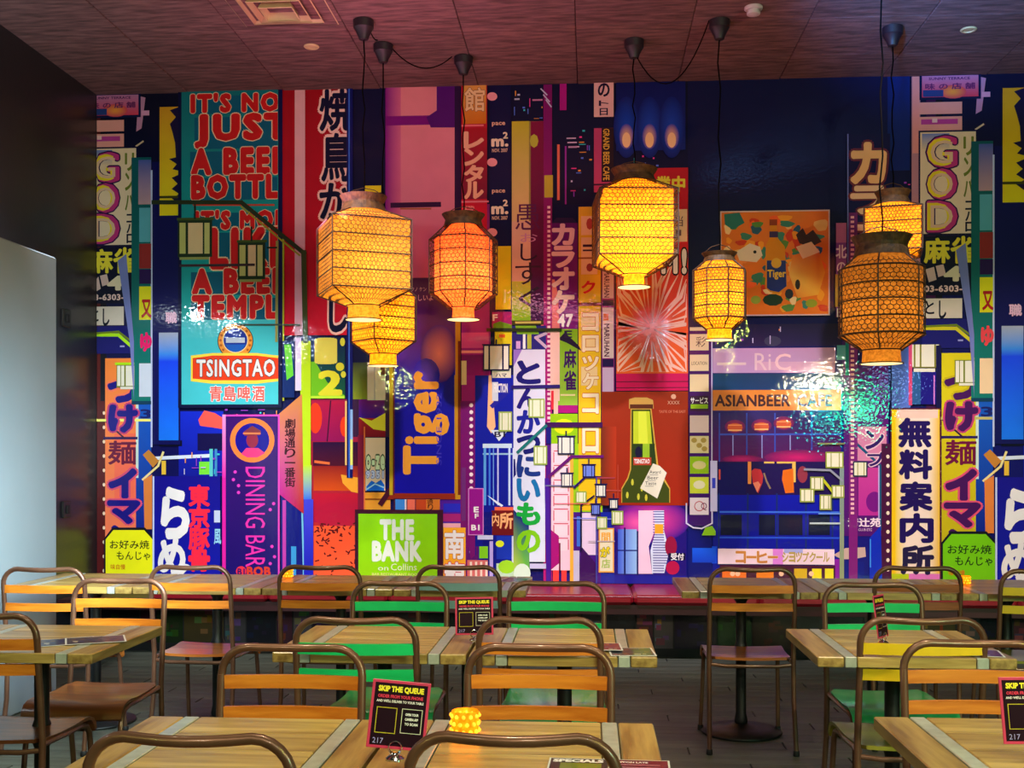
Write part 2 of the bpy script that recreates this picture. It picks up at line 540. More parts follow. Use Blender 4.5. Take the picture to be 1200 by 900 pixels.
chair(222, 5.30, True, 'orange', 'orange slatted chair at the bench tables below the blue printed ramen sign', -2)
chair(50, 5.20, True, 'orange', 'orange slatted chair at the bench tables in front of the grey partition')
chair(882, 5.20, True, 'orange', 'orange slatted chair pulled out into the open floor right of the red cushions')
chair(1076, 5.25, True, 'brown', 'brown slatted chair at the bench below the yellow vertical printed sign', -3)
chair(1226, 5.10, True, 'yellow', 'chair with yellow slats at the right edge in front of the bench table', -2)
chair(141, 4.72, False, 'orange', 'orange slatted chair with dark seat facing us beyond the left table with leaflets', seat='brown')
chair(-26, 3.68, True, 'orange', 'chair cut by the left picture edge, at the near side of the table with leaflets', seat='brown')
chair(1022, 4.57, False, 'green', 'green slatted chair facing us beyond the right middle table', 2)
chair(1082, 3.58, True, 'yellow', 'yellow slatted chair with olive seat seen from behind at the right middle table', 1)
chair(1141, 3.14, False, 'orange', 'orange slatted chair facing us beyond the near right table')


# ------------------------------------------------------------------ tables
TM = {}


def tmesh(key, fn):
    if key not in TM: TM[key] = fn()
    return TM[key]


def table(x0, x1, y0, y1, label, npl=4, pedestal=(0.5, 0.5), tilt=0.0):
    wd, dp = x1 - x0 - 0.004, y1 - y0
    xc, yc = (x0 + x1) / 2, (y0 + y1) / 2
    root = tag(empty('bistro_table', (xc, yc, 0), tilt), label, 'table', 'square plank-topped tables')
    T = 0.75; th = 0.034; eb = 0.088; st = 0.040; g = 0.0016
    hw, hd = wd / 2, dp / 2
    key = (round(wd, 3), round(dp, 3), npl)
    e_ = tmesh(key + ('e',), lambda: MB().box(-eb / 2 + g, -hd, T - th, eb / 2 - g, hd, T, 0.003).mesh('plank'))
    s_ = tmesh(key + ('s',), lambda: MB().box(-st / 2 + g, -hd, T - th, st / 2 - g, hd, T + 0.0005, 0.002).mesh('inlay_strip'))
    pw = dp / npl; cw = hw - eb - st
    p_ = tmesh(key + ('p',), lambda: MB().box(-cw + g, -pw / 2 + 0.0006, T - th, cw - g, pw / 2 - 0.0006, T, 0.0022).mesh('plank'))
    for s in (-1, 1):
        o = link('plank', e_, M_board_y, root); o.location.x = s * (hw - eb / 2)
        o = link('inlay_strip', s_, M_inlay, root); o.location.x = s * (hw - eb - st / 2)
    for i in range(npl):
        o = link('plank', p_, M_board, root); o.location.y = -hd + pw * (i + 0.5)
    px, py = (pedestal[0] - 0.5) * wd, (pedestal[1] - 0.5) * dp
    pf = link('top_plate', tmesh('plate', lambda: MB().box(-0.2, -0.02, T - th - 0.016, 0.2, 0.02, T - th - 0.001, 0.003).box(-0.02, -0.2, T - th - 0.016, 0.02, 0.2, T - th - 0.001, 0.003).mesh('top_plate')), M_iron, root)
    col = link('pedestal', tmesh('ped', lambda: MB().lathe([(0.030, 0.03), (0.034, 0.06), (0.026, 0.10), (0.026, 0.36), (0.034, 0.385), (0.043, 0.40), (0.043, 0.42), (0.034, 0.435), (0.026, 0.46), (0.026, 0.66), (0.05, T - th - 0.016)], 20).mesh('pedestal')), M_iron, root, True)
    col.location = (px, py, 0); pf.location = (px, py, 0)
    bs = link('base', tmesh('base', lambda: MB().lathe([(0.20, 0.0), (0.205, 0.006), (0.20, 0.014), (0.10, 0.026), (0.045, 0.040), (0.03, 0.05)], 32).mesh('base')), M_iron, root, True)
    bs.location = (px, py, 0)
    return root


yb0, yb1 = 5.37, 6.0
blab = ['bench table at the far left by the grey partition', 'bench table second from the grey partition', 'bench table third from the grey partition, in front of the green printed sign', 'bench table fourth from the grey partition, ending at the bare red cushions']
bx = [-2.925, -2.27, -1.615, -0.96, -0.305]
for i in range(4): table(bx[i], bx[i + 1], yb0, yb1, blab[i])
rlab = ['bench table just right of the bare red cushions', 'bench table with the pulled-out brown chair in front', 'bench table at the right picture edge holding the candle cup']
for i in range(3): table(0.44 + i * 0.655, 0.44 + (i + 1) * 0.655, yb0 + 0.02, yb1 + 0.02, rlab[i])
table(-1.056, -0.402, 3.62, 4.21, 'left middle table between the two green slatted chairs')
table(-0.398, 0.222, 3.61, 4.20, 'middle table holding the folded menus, next to the empty floor')
table(-2.285, -1.63, 3.545, 4.15, 'left table with two printed leaflets lying on it')
table(0.735, 1.372, 3.66, 4.25, 'right middle table with a small queue sign and a purple menu')
table(-1.10, -0.474, 2.10, 2.71, 'near left table beside the large queue sign')
table(-0.472, 0.158, 2.10, 2.72, 'near table with the amber candle cup and the menu sheet')
table(0.705, 1.35, 2.22, 2.83, 'near right table with its pale strip running toward us')


# ------------------------------------------------------------------ lanterns
def glow_mat(name, trans, emit, strength):
    m, nt, b = new_mat(name)
    out = nt.nodes['Material Output']
    tr = nd(nt, 'ShaderNodeBsdfTranslucent'); df = nd(nt, 'ShaderNodeBsdfDiffuse')
    tc = nd(nt, 'ShaderNodeTexCoord'); no = nd(nt, 'ShaderNodeTexNoise'); no.inputs['Scale'].default_value = 60; no.inputs['Detail'].default_value = 4
    nt.links.new(tc.outputs['Object'], no.inputs['Vector'])
    cr = nd(nt, 'ShaderNodeValToRGB'); cr.color_ramp.elements[0].position = 0.38; cr.color_ramp.elements[1].position = 0.60
    t_ = lin(trans)
    cr.color_ramp.elements[0].color = (t_[0] * 0.72, t_[1] * 0.62, t_[2] * 0.5, 1); cr.color_ramp.elements[1].color = (*t_, 1)
    nt.links.new(no.outputs[0], cr.inputs[0]); nt.links.new(cr.outputs[0], tr.inputs[0]); nt.links.new(cr.outputs[0], df.inputs[0])
    mx = nd(nt, 'ShaderNodeMixShader'); mx.inputs[0].default_value = 0.7
    nt.links.new(df.outputs[0], mx.inputs[1]); nt.links.new(tr.outputs[0], mx.inputs[2])
    em = nd(nt, 'ShaderNodeEmission'); em.inputs[1].default_value = strength
    mm = nd(nt, 'ShaderNodeVectorMath', operation='MULTIPLY'); mm.inputs[1].default_value = lin(emit)
    nt.links.new(cr.outputs[0], mm.inputs[0]); nt.links.new(mm.outputs[0], em.inputs[0])
    ad = nd(nt, 'ShaderNodeAddShader'); nt.links.new(mx.outputs[0], ad.inputs[0]); nt.links.new(em.outputs[0], ad.inputs[1])
    nt.links.new(ad.outputs[0], out.inputs[0])
    return m


M_liner_y = glow_mat('yellow_lit_liner', (255, 196, 60), (255, 190, 70), 0.9)
M_liner_d = glow_mat('amber_lit_liner', (232, 180, 80), (255, 190, 100), 0.5)
M_liner_o = glow_mat('orange_lit_liner', (255, 146, 84), (255, 160, 100), 1.1)
M_liner_dim = glow_mat('dim_lit_liner', (205, 150, 70), (255, 200, 110), 0.30)
m, nt, b_ = new_mat('lit_bulb'); b_.inputs['Emission Color'].default_value = (1, 0.8, 0.45, 1); b_.inputs['Emission Strength'].default_value = 6; b_.inputs['Base Color'].default_value = (1, 0.9, 0.7, 1)
M_bulb = m
m, nt, b_ = new_mat('neck_glow_disc'); b_.inputs['Emission Color'].default_value = (1, 0.72, 0.30, 1); b_.inputs['Emission Strength'].default_value = 1.6; b_.inputs['Base Color'].default_value = (1, 0.85, 0.6, 1)  # emission for the added disc that stands for the lit neck interior
M_disc = m
M_rose = simple('dark_ceiling_cup', (34, 22, 34), 0.5)


def poly_r(n, ang, R):
    """radius of an n-gon (n>=3) of circumradius R at angle ang"""
    if n > 12: return R
    a = (ang % (2 * PI / n)) - PI / n
    return R * math.cos(PI / n) / math.cos(a)


def lantern(uc, vc, Z, n, R, rot, body, taper, neck_t, neck_b, liner, power, label, canopy=True, cage=0.010, ribs=5, cell=0.030, bulb_dz=-0.02, cordpts=None, corners=None):
    """R circumradius; body height; taper height; neck_t / neck_b = (radius, height)"""
    c = at_depth(uc, vc, Z)
    root = tag(empty('paper_lantern', tuple(c), 0), label, 'lantern', 'woven bamboo lanterns hanging before the mural')
    hb = body / 2
    prof = [(-hb - taper - neck_b[1], neck_b[0] * 1.04), (-hb - taper, neck_b[0]), (-hb, R), (hb, R), (hb + taper, neck_t[0]), (hb + taper + neck_t[1] * 0.5, neck_t[0] * 0.97), (hb + taper + neck_t[1], neck_t[0] * 1.16)]

    def rad(z):
        for (z0, r0), (z1, r1) in zip(prof, prof[1:]):
            if z <= z1: return r0 + (r1 - r0) * (z - z0) / (z1 - z0)
        return prof[-1][1]
    segs = n * (4 if n <= 6 else 2) if n <= 12 else 28

    def nn(z):  # necks are round
        return n if -hb - taper * 0.7 < z < hb + taper * 0.7 else 40

    def pt(ang, z, extra=0.0):
        k = 1.0
        if n <= 12:
            if z > hb: k = max(0, 1 - (z - hb) / taper)
            elif z < -hb: k = max(0, 1 - (-hb - z) / taper)
        r = (poly_r(n, ang - rot, rad(z)) * k + rad(z) * (1 - k) * (1 if n > 12 else 0.93)) + extra
        return (r * math.cos(ang), r * math.sin(ang), z)
    zs = [-hb - taper - neck_b[1], -hb - taper, -hb - taper * 0.5, -hb] + [-hb + body * i / 4 for i in range(1, 4)] + [hb, hb + taper * 0.5, hb + taper]
    rr_ = -cage
    lin_l = [[pt(rot + 2 * PI * j / segs, z, rr_) for j in range(segs)] for z in zs]
    MB().loft(lin_l, False).build('liner', liner, root, smooth=(n > 12))
    # collars
    MB().loft([[pt(rot + 2 * PI * j / 28, z, e) for j in range(28)] for (z, e) in ((hb + taper - 0.01, 0.002), (hb + taper + neck_t[1] * 0.5, 0.002), (hb + taper + neck_t[1], 0.004), (hb + taper + neck_t[1], -0.010), (hb + taper, -0.010))], False).build('top_collar', M_collar, root)
    MB().tube([pt(2 * PI * j / 28, -hb - taper - neck_b[1], 0.002) for j in range(28)], 0.0035, 6, True).build('bottom_rim', M_bamboo, root)
    # ribs: horizontal hoops
    rb = MB()
    for i in range(ribs + 1):
        z = -hb + body * i / ribs
        rb.tube([pt(rot + 2 * PI * j / segs, z, 0.002) for j in range(segs)], 0.0042 if 0 < i < ribs else 0.0050, 5, True)
    rb.tube([pt(2 * PI * j / 28, -hb - taper, 0.003) for j in range(28)], 0.004, 5, True)
    rb.tube([pt(2 * PI * j / 28, hb + taper, 0.003) for j in range(28)], 0.005, 5, True)
    rb.build('hoops', M_bamboo, root)
    nv = corners if corners else (n if n <= 12 else 6)
    for i in range(nv):
        ang = rot + 2 * PI * i / nv
        zz = [-hb - taper, -hb - taper * 0.5, -hb, -hb + body * 0.25, 0, hb - body * 0.25, hb, hb + taper * 0.5, hb + taper]
        MB().tube([pt(ang, z, 0.003) for z in zz], 0.0042, 5).build('rib', M_bamboo, root)
    # hexagonal open weave
    mb = MB(); per = 2 * PI * R * (0.93 if n > 4 else 0.90); nc = max(8, int(per / cell)); da = 2 * PI / nc
    zl0, zl1 = -hb - taper * 0.9, hb + taper * 0.9; rowh = cell * 0.80
    nr = int((zl1 - zl0) / rowh)

    def strand(a0, z0, a1, z1):
        p, q = Vector(pt(a0, z0, 0.001)), Vector(pt(a1, z1, 0.001))
        d = (q - p)
        if d.length < 1e-5: return
        rdir = Vector((p.x, p.y, 0)).normalized(); sd = d.cross(rdir).normalized() * 0.0021
        up = rdir * 0.0022
        vs = [p - sd, p + sd, p + up, q - sd, q + sd, q + up]
        mb.add(vs, [(0, 1, 4, 3), (1, 2, 5, 4), (2, 0, 3, 5)])
    for r in range(nr):
        z = zl0 + r * rowh
        for j in range(nc):
            a = rot + (j + 0.5 * (r % 2)) * da
            # hexagon: vertical edge then two slanting edges
            zt = z + rowh * 0.62
            strand(a, z, a, zt)
            if r < nr - 1:
                strand(a, zt, a - da / 2, z + rowh); strand(a, zt, a + da / 2, z + rowh)
    mb.build('weave', M_weave, root)
    # bulb, holder, cord, ceiling cup
    bz = hb * 0.0 + bulb_dz
    bl = MB().lathe([(0.004, -0.05), (0.022, -0.042), (0.032, -0.02), (0.030, 0.0), (0.018, 0.03), (0.014, 0.045)], 14).build('bulb', M_bulb, root, True); bl.location.z = bz
    MB().lathe([(0.018, bz + 0.045), (0.020, bz + 0.05), (0.018, bz + 0.10), (0.006, bz + 0.11)], 12).build('socket', M_black, root)
    top = CH - c.z
    ztop = top - 0.125 if canopy else top + 0.01
    cp = [(0, 0, bz + 0.10), (0, 0, hb), (0.006, 0, hb + taper + neck_t[1] + 0.1)]
    kk = 8
    for i in range(1, kk):
        t = i / kk; z = hb + taper + neck_t[1] + 0.1 + (ztop - (hb + taper + neck_t[1] + 0.1)) * t
        cp.append((0.010 * math.sin(i * 2.3 + uc), 0.006 * math.cos(i * 1.9 + vc), z))
    cp.append((0, 0, ztop))
    MB().tube(cp, 0.0045, 6).build('cord', M_cord, root)
    # wire loop holding the collar
    zc = hb + taper + neck_t[1]
    MB().tube([(-neck_t[0], 0, zc), (-neck_t[0] * 0.5, 0, zc + 0.04), (0, 0, zc + 0.055), (neck_t[0] * 0.5, 0, zc + 0.04), (neck_t[0], 0, zc)], 0.003, 5).build('hanging_wire', M_bamboo, root)
    if canopy:
        o = MB().lathe([(0.022, -0.125), (0.030, -0.12), (0.036, -0.10), (0.058, -0.055), (0.064, -0.05), (0.066, -0.004), (0.060, 0.0)], 20).build('ceiling_cup', M_rose, root, True); o.location.z = top - 0.012
    l = light('lantern_bulb_light', 'POINT', tuple(c + Vector((0, 0, bz - 0.02))), power, (1.0, 0.72, 0.34), 0.035)
    l.parent = root; l.location = (0, 0, -hb * 0.3)
    dz = -hb - taper - neck_b[1] - 0.002
    MB().lathe([(neck_b[0] * 1.0, dz), (neck_b[0] * 0.6, dz + 0.001), (0.001, dz + 0.002)], 28, caps=False).build('neck_glow', M_disc, root)  # glowing disc added in place of the lit inside of the neck
    return root


q = 0.70711
lantern(426, 303, 6.99, 4, 0.49 * q, math.radians(45 + 20.6 + 4), 0.43, 0.085, (0.135, 0.09), (0.115, 0.085), M_liner_d, 10, 'large square golden lantern, the biggest, above the two-tone beer signs at left', ribs=4)
lantern(449, 374, 7.40, 4, 0.315 * q, math.radians(45 + 41), 0.30, 0.085, (0.12, 0.05), (0.105, 0.075), M_liner_y, 10, 'yellow square lantern half hidden below the biggest golden lantern', ribs=4)
lantern(543, 313, 7.63, 8, 0.232, math.radians(10), 0.37, 0.10, (0.135, 0.075), (0.115, 0.075), M_liner_o, 10, 'orange lantern in an eight-sided dark wire cage, beside the biggest golden one', ribs=4, cage=0.034)
lantern(743, 268, 7.32, 4, 0.50 * q, math.radians(45 + 5), 0.42, 0.10, (0.14, 0.08), (0.11, 0.075), M_liner_y, 15, 'bright yellow square lantern with a dark outer cage, above the red striped poster', ribs=4, cage=0.036)
lantern(843, 346, 6.99, 8, 0.170, math.radians(12), 0.30, 0.065, (0.10, 0.05), (0.09, 0.065), M_liner_y, 7, 'smallest lantern, yellow, just left of the fruit poster', ribs=4, cell=0.024)
lantern(1046, 273, 7.10, 4, 0.345 * q, math.radians(45 - 14), 0.27, 0.05, (0.10, 0.08), (0.09, 0.05), M_liner_y, 9, 'yellow square lantern at right, half behind the big dim one', ribs=3, cell=0.024)
lantern(1033, 355, 6.0, 24, 0.222, 0.2, 0.355, 0.08, (0.135, 0.10), (0.108, 0.07), M_liner_dim, 4, 'big dim brown drum lantern hanging nearest at right', ribs=4, corners=6)


def swag(u0, v0, Z0, u1, v1, Z1, drop, label):
    a, b = at_depth(u0, v0, Z0), at_depth(u1, v1, Z1)
    pts = []
    for i in range(17):
        t = i / 16; p = a.lerp(b, t); p.z -= drop * 4 * t * (1 - t); pts.append(p)
    tag(MB().tube(pts, 0.004, 6).build('swag_cable', M_cord), label, 'cable')


swag(433, 34, 6.99, 444, 46, 7.40, 0.03, 'short black cable linking the two left ceiling cups')
swag(458, 55, 7.40, 530, 66, 7.63, 0.11, 'black cable sagging between the two left middle ceiling cups')
swag(743, 60, 7.32, 831, 24, 6.99, 0.30, 'black cable hanging in a deep loop between the two middle right ceiling cups')


# ------------------------------------------------------------------ ceiling fittings
def ceil_pt(u, v):
    b = (HOR - v) / F; d = ray(u, v); t = (CH - CAM_H) / b
    return Vector((0, 0, CAM_H)) + d * t


p = ceil_pt(343, 28)
vent = tag(empty('ceiling_diffuser', (p.x, p.y - 0.30, CH)), 'square cream air diffuser with dark louvres in the ceiling at top left', 'air vent')
fr = MB()
for (a, b2, z) in ((0.30, 0.25, -0.012), (0.225, 0.19, -0.03), (0.165, 0.13, -0.045), (0.105, 0.075, -0.058)):
    m_ = MB(); loops = []
    sq = lambda r, z_: [(-r, -r, z_), (r, -r, z_), (r, r, z_), (-r, r, z_)]
    m_.loft([sq(b2, -0.002), sq(b2 + 0.006, -0.002), sq(a, z), sq(a - 0.005, z - 0.003)], False)
    m_.build('louvre', M_cream, vent)
MB().box(-0.29, -0.29, -0.004, 0.29, 0.29, 0.0).build('backing', M_black, vent)
for (u, v, lab) in ((365, 52, 'small round cream downlight right of the air diffuser'), (1135, 32, 'small round pale downlight in the ceiling at top right')):
    p = ceil_pt(u, v)
    r_ = tag(empty('downlight', (p.x, p.y, CH - 0.012)), lab, 'ceiling light')
    MB().lathe([(0.050, 0), (0.052, -0.004), (0.046, -0.010), (0.036, -0.010), (0.034, -0.002)], 24).build('rim', M_cream, r_, True)
    MB().lathe([(0.034, -0.004), (0.02, -0.006), (0.001, -0.007)], 16).build('lens', M_cream, r_, True)
p = ceil_pt(883, 6)
r_ = tag(empty('smoke_detector', (p.x, p.y, CH - 0.012)), 'white smoke detector at the top edge of the ceiling', 'smoke detector')
MB().lathe([(0.055, 0), (0.056, -0.012), (0.048, -0.02)], 24).build('base', simple('white_plastic', (200, 190, 190), 0.5), r_, True)
MB().lathe([(0.035, -0.02), (0.035, -0.034), (0.042, -0.036), (0.040, -0.046), (0.02, -0.052)], 20).build('sensor_head', MATS['white_plastic'], r_, True)


# ------------------------------------------------------------------ the printed mural
def build_art(art, name, parent, mat, to3d, thick):
    """to3d(x, z, d) -> 3D point, d = distance out of the plane"""
    n = max(1, art.k); vs = [to3d(p[0], p[1], thick * p[2] / n) for p in art.v]
    me = bpy.data.meshes.new(name); me.from_pydata(vs, [], art.f); me.update()
    at = me.color_attributes.new('Col', 'FLOAT_COLOR', 'POINT')
    flat = []
    for c in art.c: flat += [c[0], c[1], c[2], 1.0]
    at.data.foreach_set('color', flat)
    me.materials.append(mat)
    o = bpy.data.objects.new(name, me); COL.objects.link(o)
    if parent: o.parent = parent
    return o


XOFF = 0.0            # the print repeats itself 6.2 m along the wall
MX0, MX1 = LX + 0.003, 3.44


def mx(u): return min(MX1, max(MX0, wx(u) + XOFF))


ZB = 0.468


def M(u, v): return (mx(u), max(ZB, min(CH - 0.004, wz(u, v))))


mural = tag(empty('mural', (0, WY, 0)), 'floor-to-ceiling printed mural of neon shop signs in a night street behind the bench', 'mural')


S_N = [0]


class Sign:
    def __init__(s, name, label, u0, v0, u1, v1, col, L=1, col2=None, frame=None, fw=2):
        s.name, s.label, s.L, s.box = name, label, L, (u0, v0, u1, v1)
        s.clip = 1e9; S_N[0] += 1; s.n = S_N[0]
        s.base, s.a, s.t = Art(), Art(), Art()
        if frame: s._r(s.base, u0 - fw, v0 - fw, u1 + fw, v1 + fw, frame)
        if col: s._r(s.base, u0, v0, u1, v1, col, col2)

    def _pts(s, u0, v0, u1, v1):
        uc = (u0 + u1) / 2
        z0, z1 = max(ZB, min(CH - 0.004, wz(uc, v0))), max(ZB, min(CH - 0.004, wz(uc, v1))); x0, x1 = mx(u0), mx(u1)
        return [(x0, z1), (x1, z1), (x1, z0), (x0, z0)]

    def _r(s, art, u0, v0, u1, v1, c, c2=None):
        p = s._pts(u0, v0, u1, v1)
        if p[1][0] - p[0][0] < 0.004 or p[2][1] - p[1][1] < 0.003: return
        if c2 is None:
            art.poly(p, c)
        else: art.poly(p, [c2, c2, c, c])

    def r(s, u0, v0, u1, v1, c, c2=None): s._r(s.a, u0, v0, u1, v1, c, c2); return s

    def h(s, u0, v0, u1, v1, c, c2):  # horizontal gradient
        p = s._pts(u0, v0, u1, v1); s.a.poly(p, [c, c2, c2, c]); return s

    def p(s, pts, c): s.a.poly([M(*q_) for q_ in pts], c); return s

    def l(s, pts, w_, c):  # poly-line of pixel width w
        for (a, b) in zip(pts, pts[1:]):
            d = Vector((b[0] - a[0], b[1] - a[1])); L_ = d.length or 1; n_ = Vector((-d.y, d.x)) / L_ * w_ / 2; e = d / L_ * w_ * 0.35
            s.p([(a[0] + n_.x - e.x, a[1] + n_.y - e.y), (a[0] - n_.x - e.x, a[1] - n_.y - e.y), (b[0] - n_.x + e.x, b[1] - n_.y + e.y), (b[0] + n_.x + e.x, b[1] + n_.y + e.y)], c)
        return s

    def o(s, u, v, ru, rv, c, n=20, c2=None):
        if mx(u + ru) - mx(u - ru) < 0.002: return s
        if c2 is None: s.p([(u + ru * math.cos(2 * PI * i / n), v + rv * math.sin(2 * PI * i / n)) for i in range(n)], c)
        else:
            vs = [M(u, v)] + [M(u + ru * math.cos(2 * PI * i / n), v + rv * math.sin(2 * PI * i / n)) for i in range(n)]
            k = len(s.a.v); s.a.k += 1
            s.a.v += [(x, z, s.a.k) for (x, z) in vs]; s.a.c += [lin(c)] + [lin(c2)] * n
            s.a.f += [(k, k + 1 + i, k + 1 + (i + 1) % n) for i in range(n)]
        return s

    def text(s, body, box, c, off=0.02, out=None, rot=0, up=0.06):
        u0, v0, u1, v1 = box
        sp = 0.0 if len(body) < 2 or ord(body[0]) > 255 else max(0.0, (off + (up if out else 0)) * 3.0 - 0.06)
        ref, _ = glyphs(body, 0.0, sp)
        X0, X1 = min(p[0] for p in ref), max(p[0] for p in ref); Y0, Y1 = min(p[1] for p in ref), max(p[1] for p in ref)
        if len(body) == 1 and ord(body) > 255:
            if Y1 - Y0 < 0.4: m_ = (Y0 + Y1) / 2; Y0, Y1 = m_ - 0.4, m_ + 0.4
            if X1 - X0 < 0.4: m_ = (X0 + X1) / 2; X0, X1 = m_ - 0.35, m_ + 0.35
        jobs = ([(off + up, out)] if out else []) + [(off, c)]
        for (of, cc) in jobs:
            vs, fs = glyphs(body, of, sp)
            P = []
            for q3 in vs:
                x, y, k3 = q3[0], q3[1], (q3[2] if len(q3) > 2 else 0)
                a, t = (x - X0) / (X1 - X0), (y - Y0) / (Y1 - Y0)
                if rot == 0: u, v = u0 + a * (u1 - u0), v1 - t * (v1 - v0)
                elif rot < 0: u, v = u0 + t * (u1 - u0), v0 + a * (v1 - v0)
                else: u, v = u1 - t * (u1 - u0), v1 - a * (v1 - v0)
                u = min(s.clip, u); P.append((mx(u), max(ZB, min(CH - 0.004, wz((u0 + u1) / 2, v))), k3))
            if max(p[0] for p in P) - min(p[0] for p in P) < 0.01: continue
            s.t.meshadd(P, fs, cc)
        return s

    def vt(s, chars, box, c, off=0.02, out=None, gap=0.14, up=0.06):
        u0, v0, u1, v1 = box; n = len(chars); h = (v1 - v0) / n
        for i, ch in enumerate(chars):
            cc = c[i] if isinstance(c, list) else c
            if ch != ' ': s.text(ch, (u0, v0 + i * h, u1, v0 + (i + 1 - gap) * h), cc, off, out, 0, up)
        return s

    def done(s):
        d0 = 0.003 + 0.0021 * s.L + 0.000014 * s.n
        f = lambda x, z, d: (x, -(d0 + d), z)
        root = None
        for (art, nm, dd, th) in ((s.base, s.name, 0.0, 0.0002), (s.a, 'artwork', 0.0003, 0.0006), (s.t, 'lettering', 0.0010, 0.0005)):
            if not art.f: continue
            g = (lambda dd_: (lambda x, z, d: f(x, z, dd_ + d)))(dd)
            o = build_art(art, nm if root is None and nm != 'lettering' or root is None else nm, root or mural, M_print, g, th)
            if root is None:
                root = o; o.name = s.name
                if s.label: o['label'] = s.label
        return root


WH = (244, 238, 240); NAVY = (6, 8, 62); DN = (3, 4, 34)
LW = (238, 232, 214)

S = Sign
# ---- backdrop
s = S('printed_backdrop', 'dark navy night sky and building shapes between the printed signs', 100, 60, 1260, 705, (4, 8, 60), 0)
s.base = Art(); s.base.poly([(MX0, ZB), (MX1, ZB), (MX1, CH - 0.003), (MX0, CH - 0.003)], [(6, 6, 90), (8, 8, 110), (2, 6, 50), (2, 4, 34)])
for (a, b, c, d, col) in ((330, 585, 368, 690, (8, 10, 120)), (800, 560, 1060, 690, (4, 8, 130)), (560, 480, 604, 690, (8, 16, 150)), (640, 600, 720, 690, (30, 8, 130)),
                          (413, 100, 453, 470, (6, 8, 54)), (806, 80, 1062, 400, (3, 8, 66)), (1040, 80, 1066, 200, (4, 30, 110)), (540, 90, 760, 240, (5, 6, 52))):
    s.r(a, b, c, d, col)
s.done()


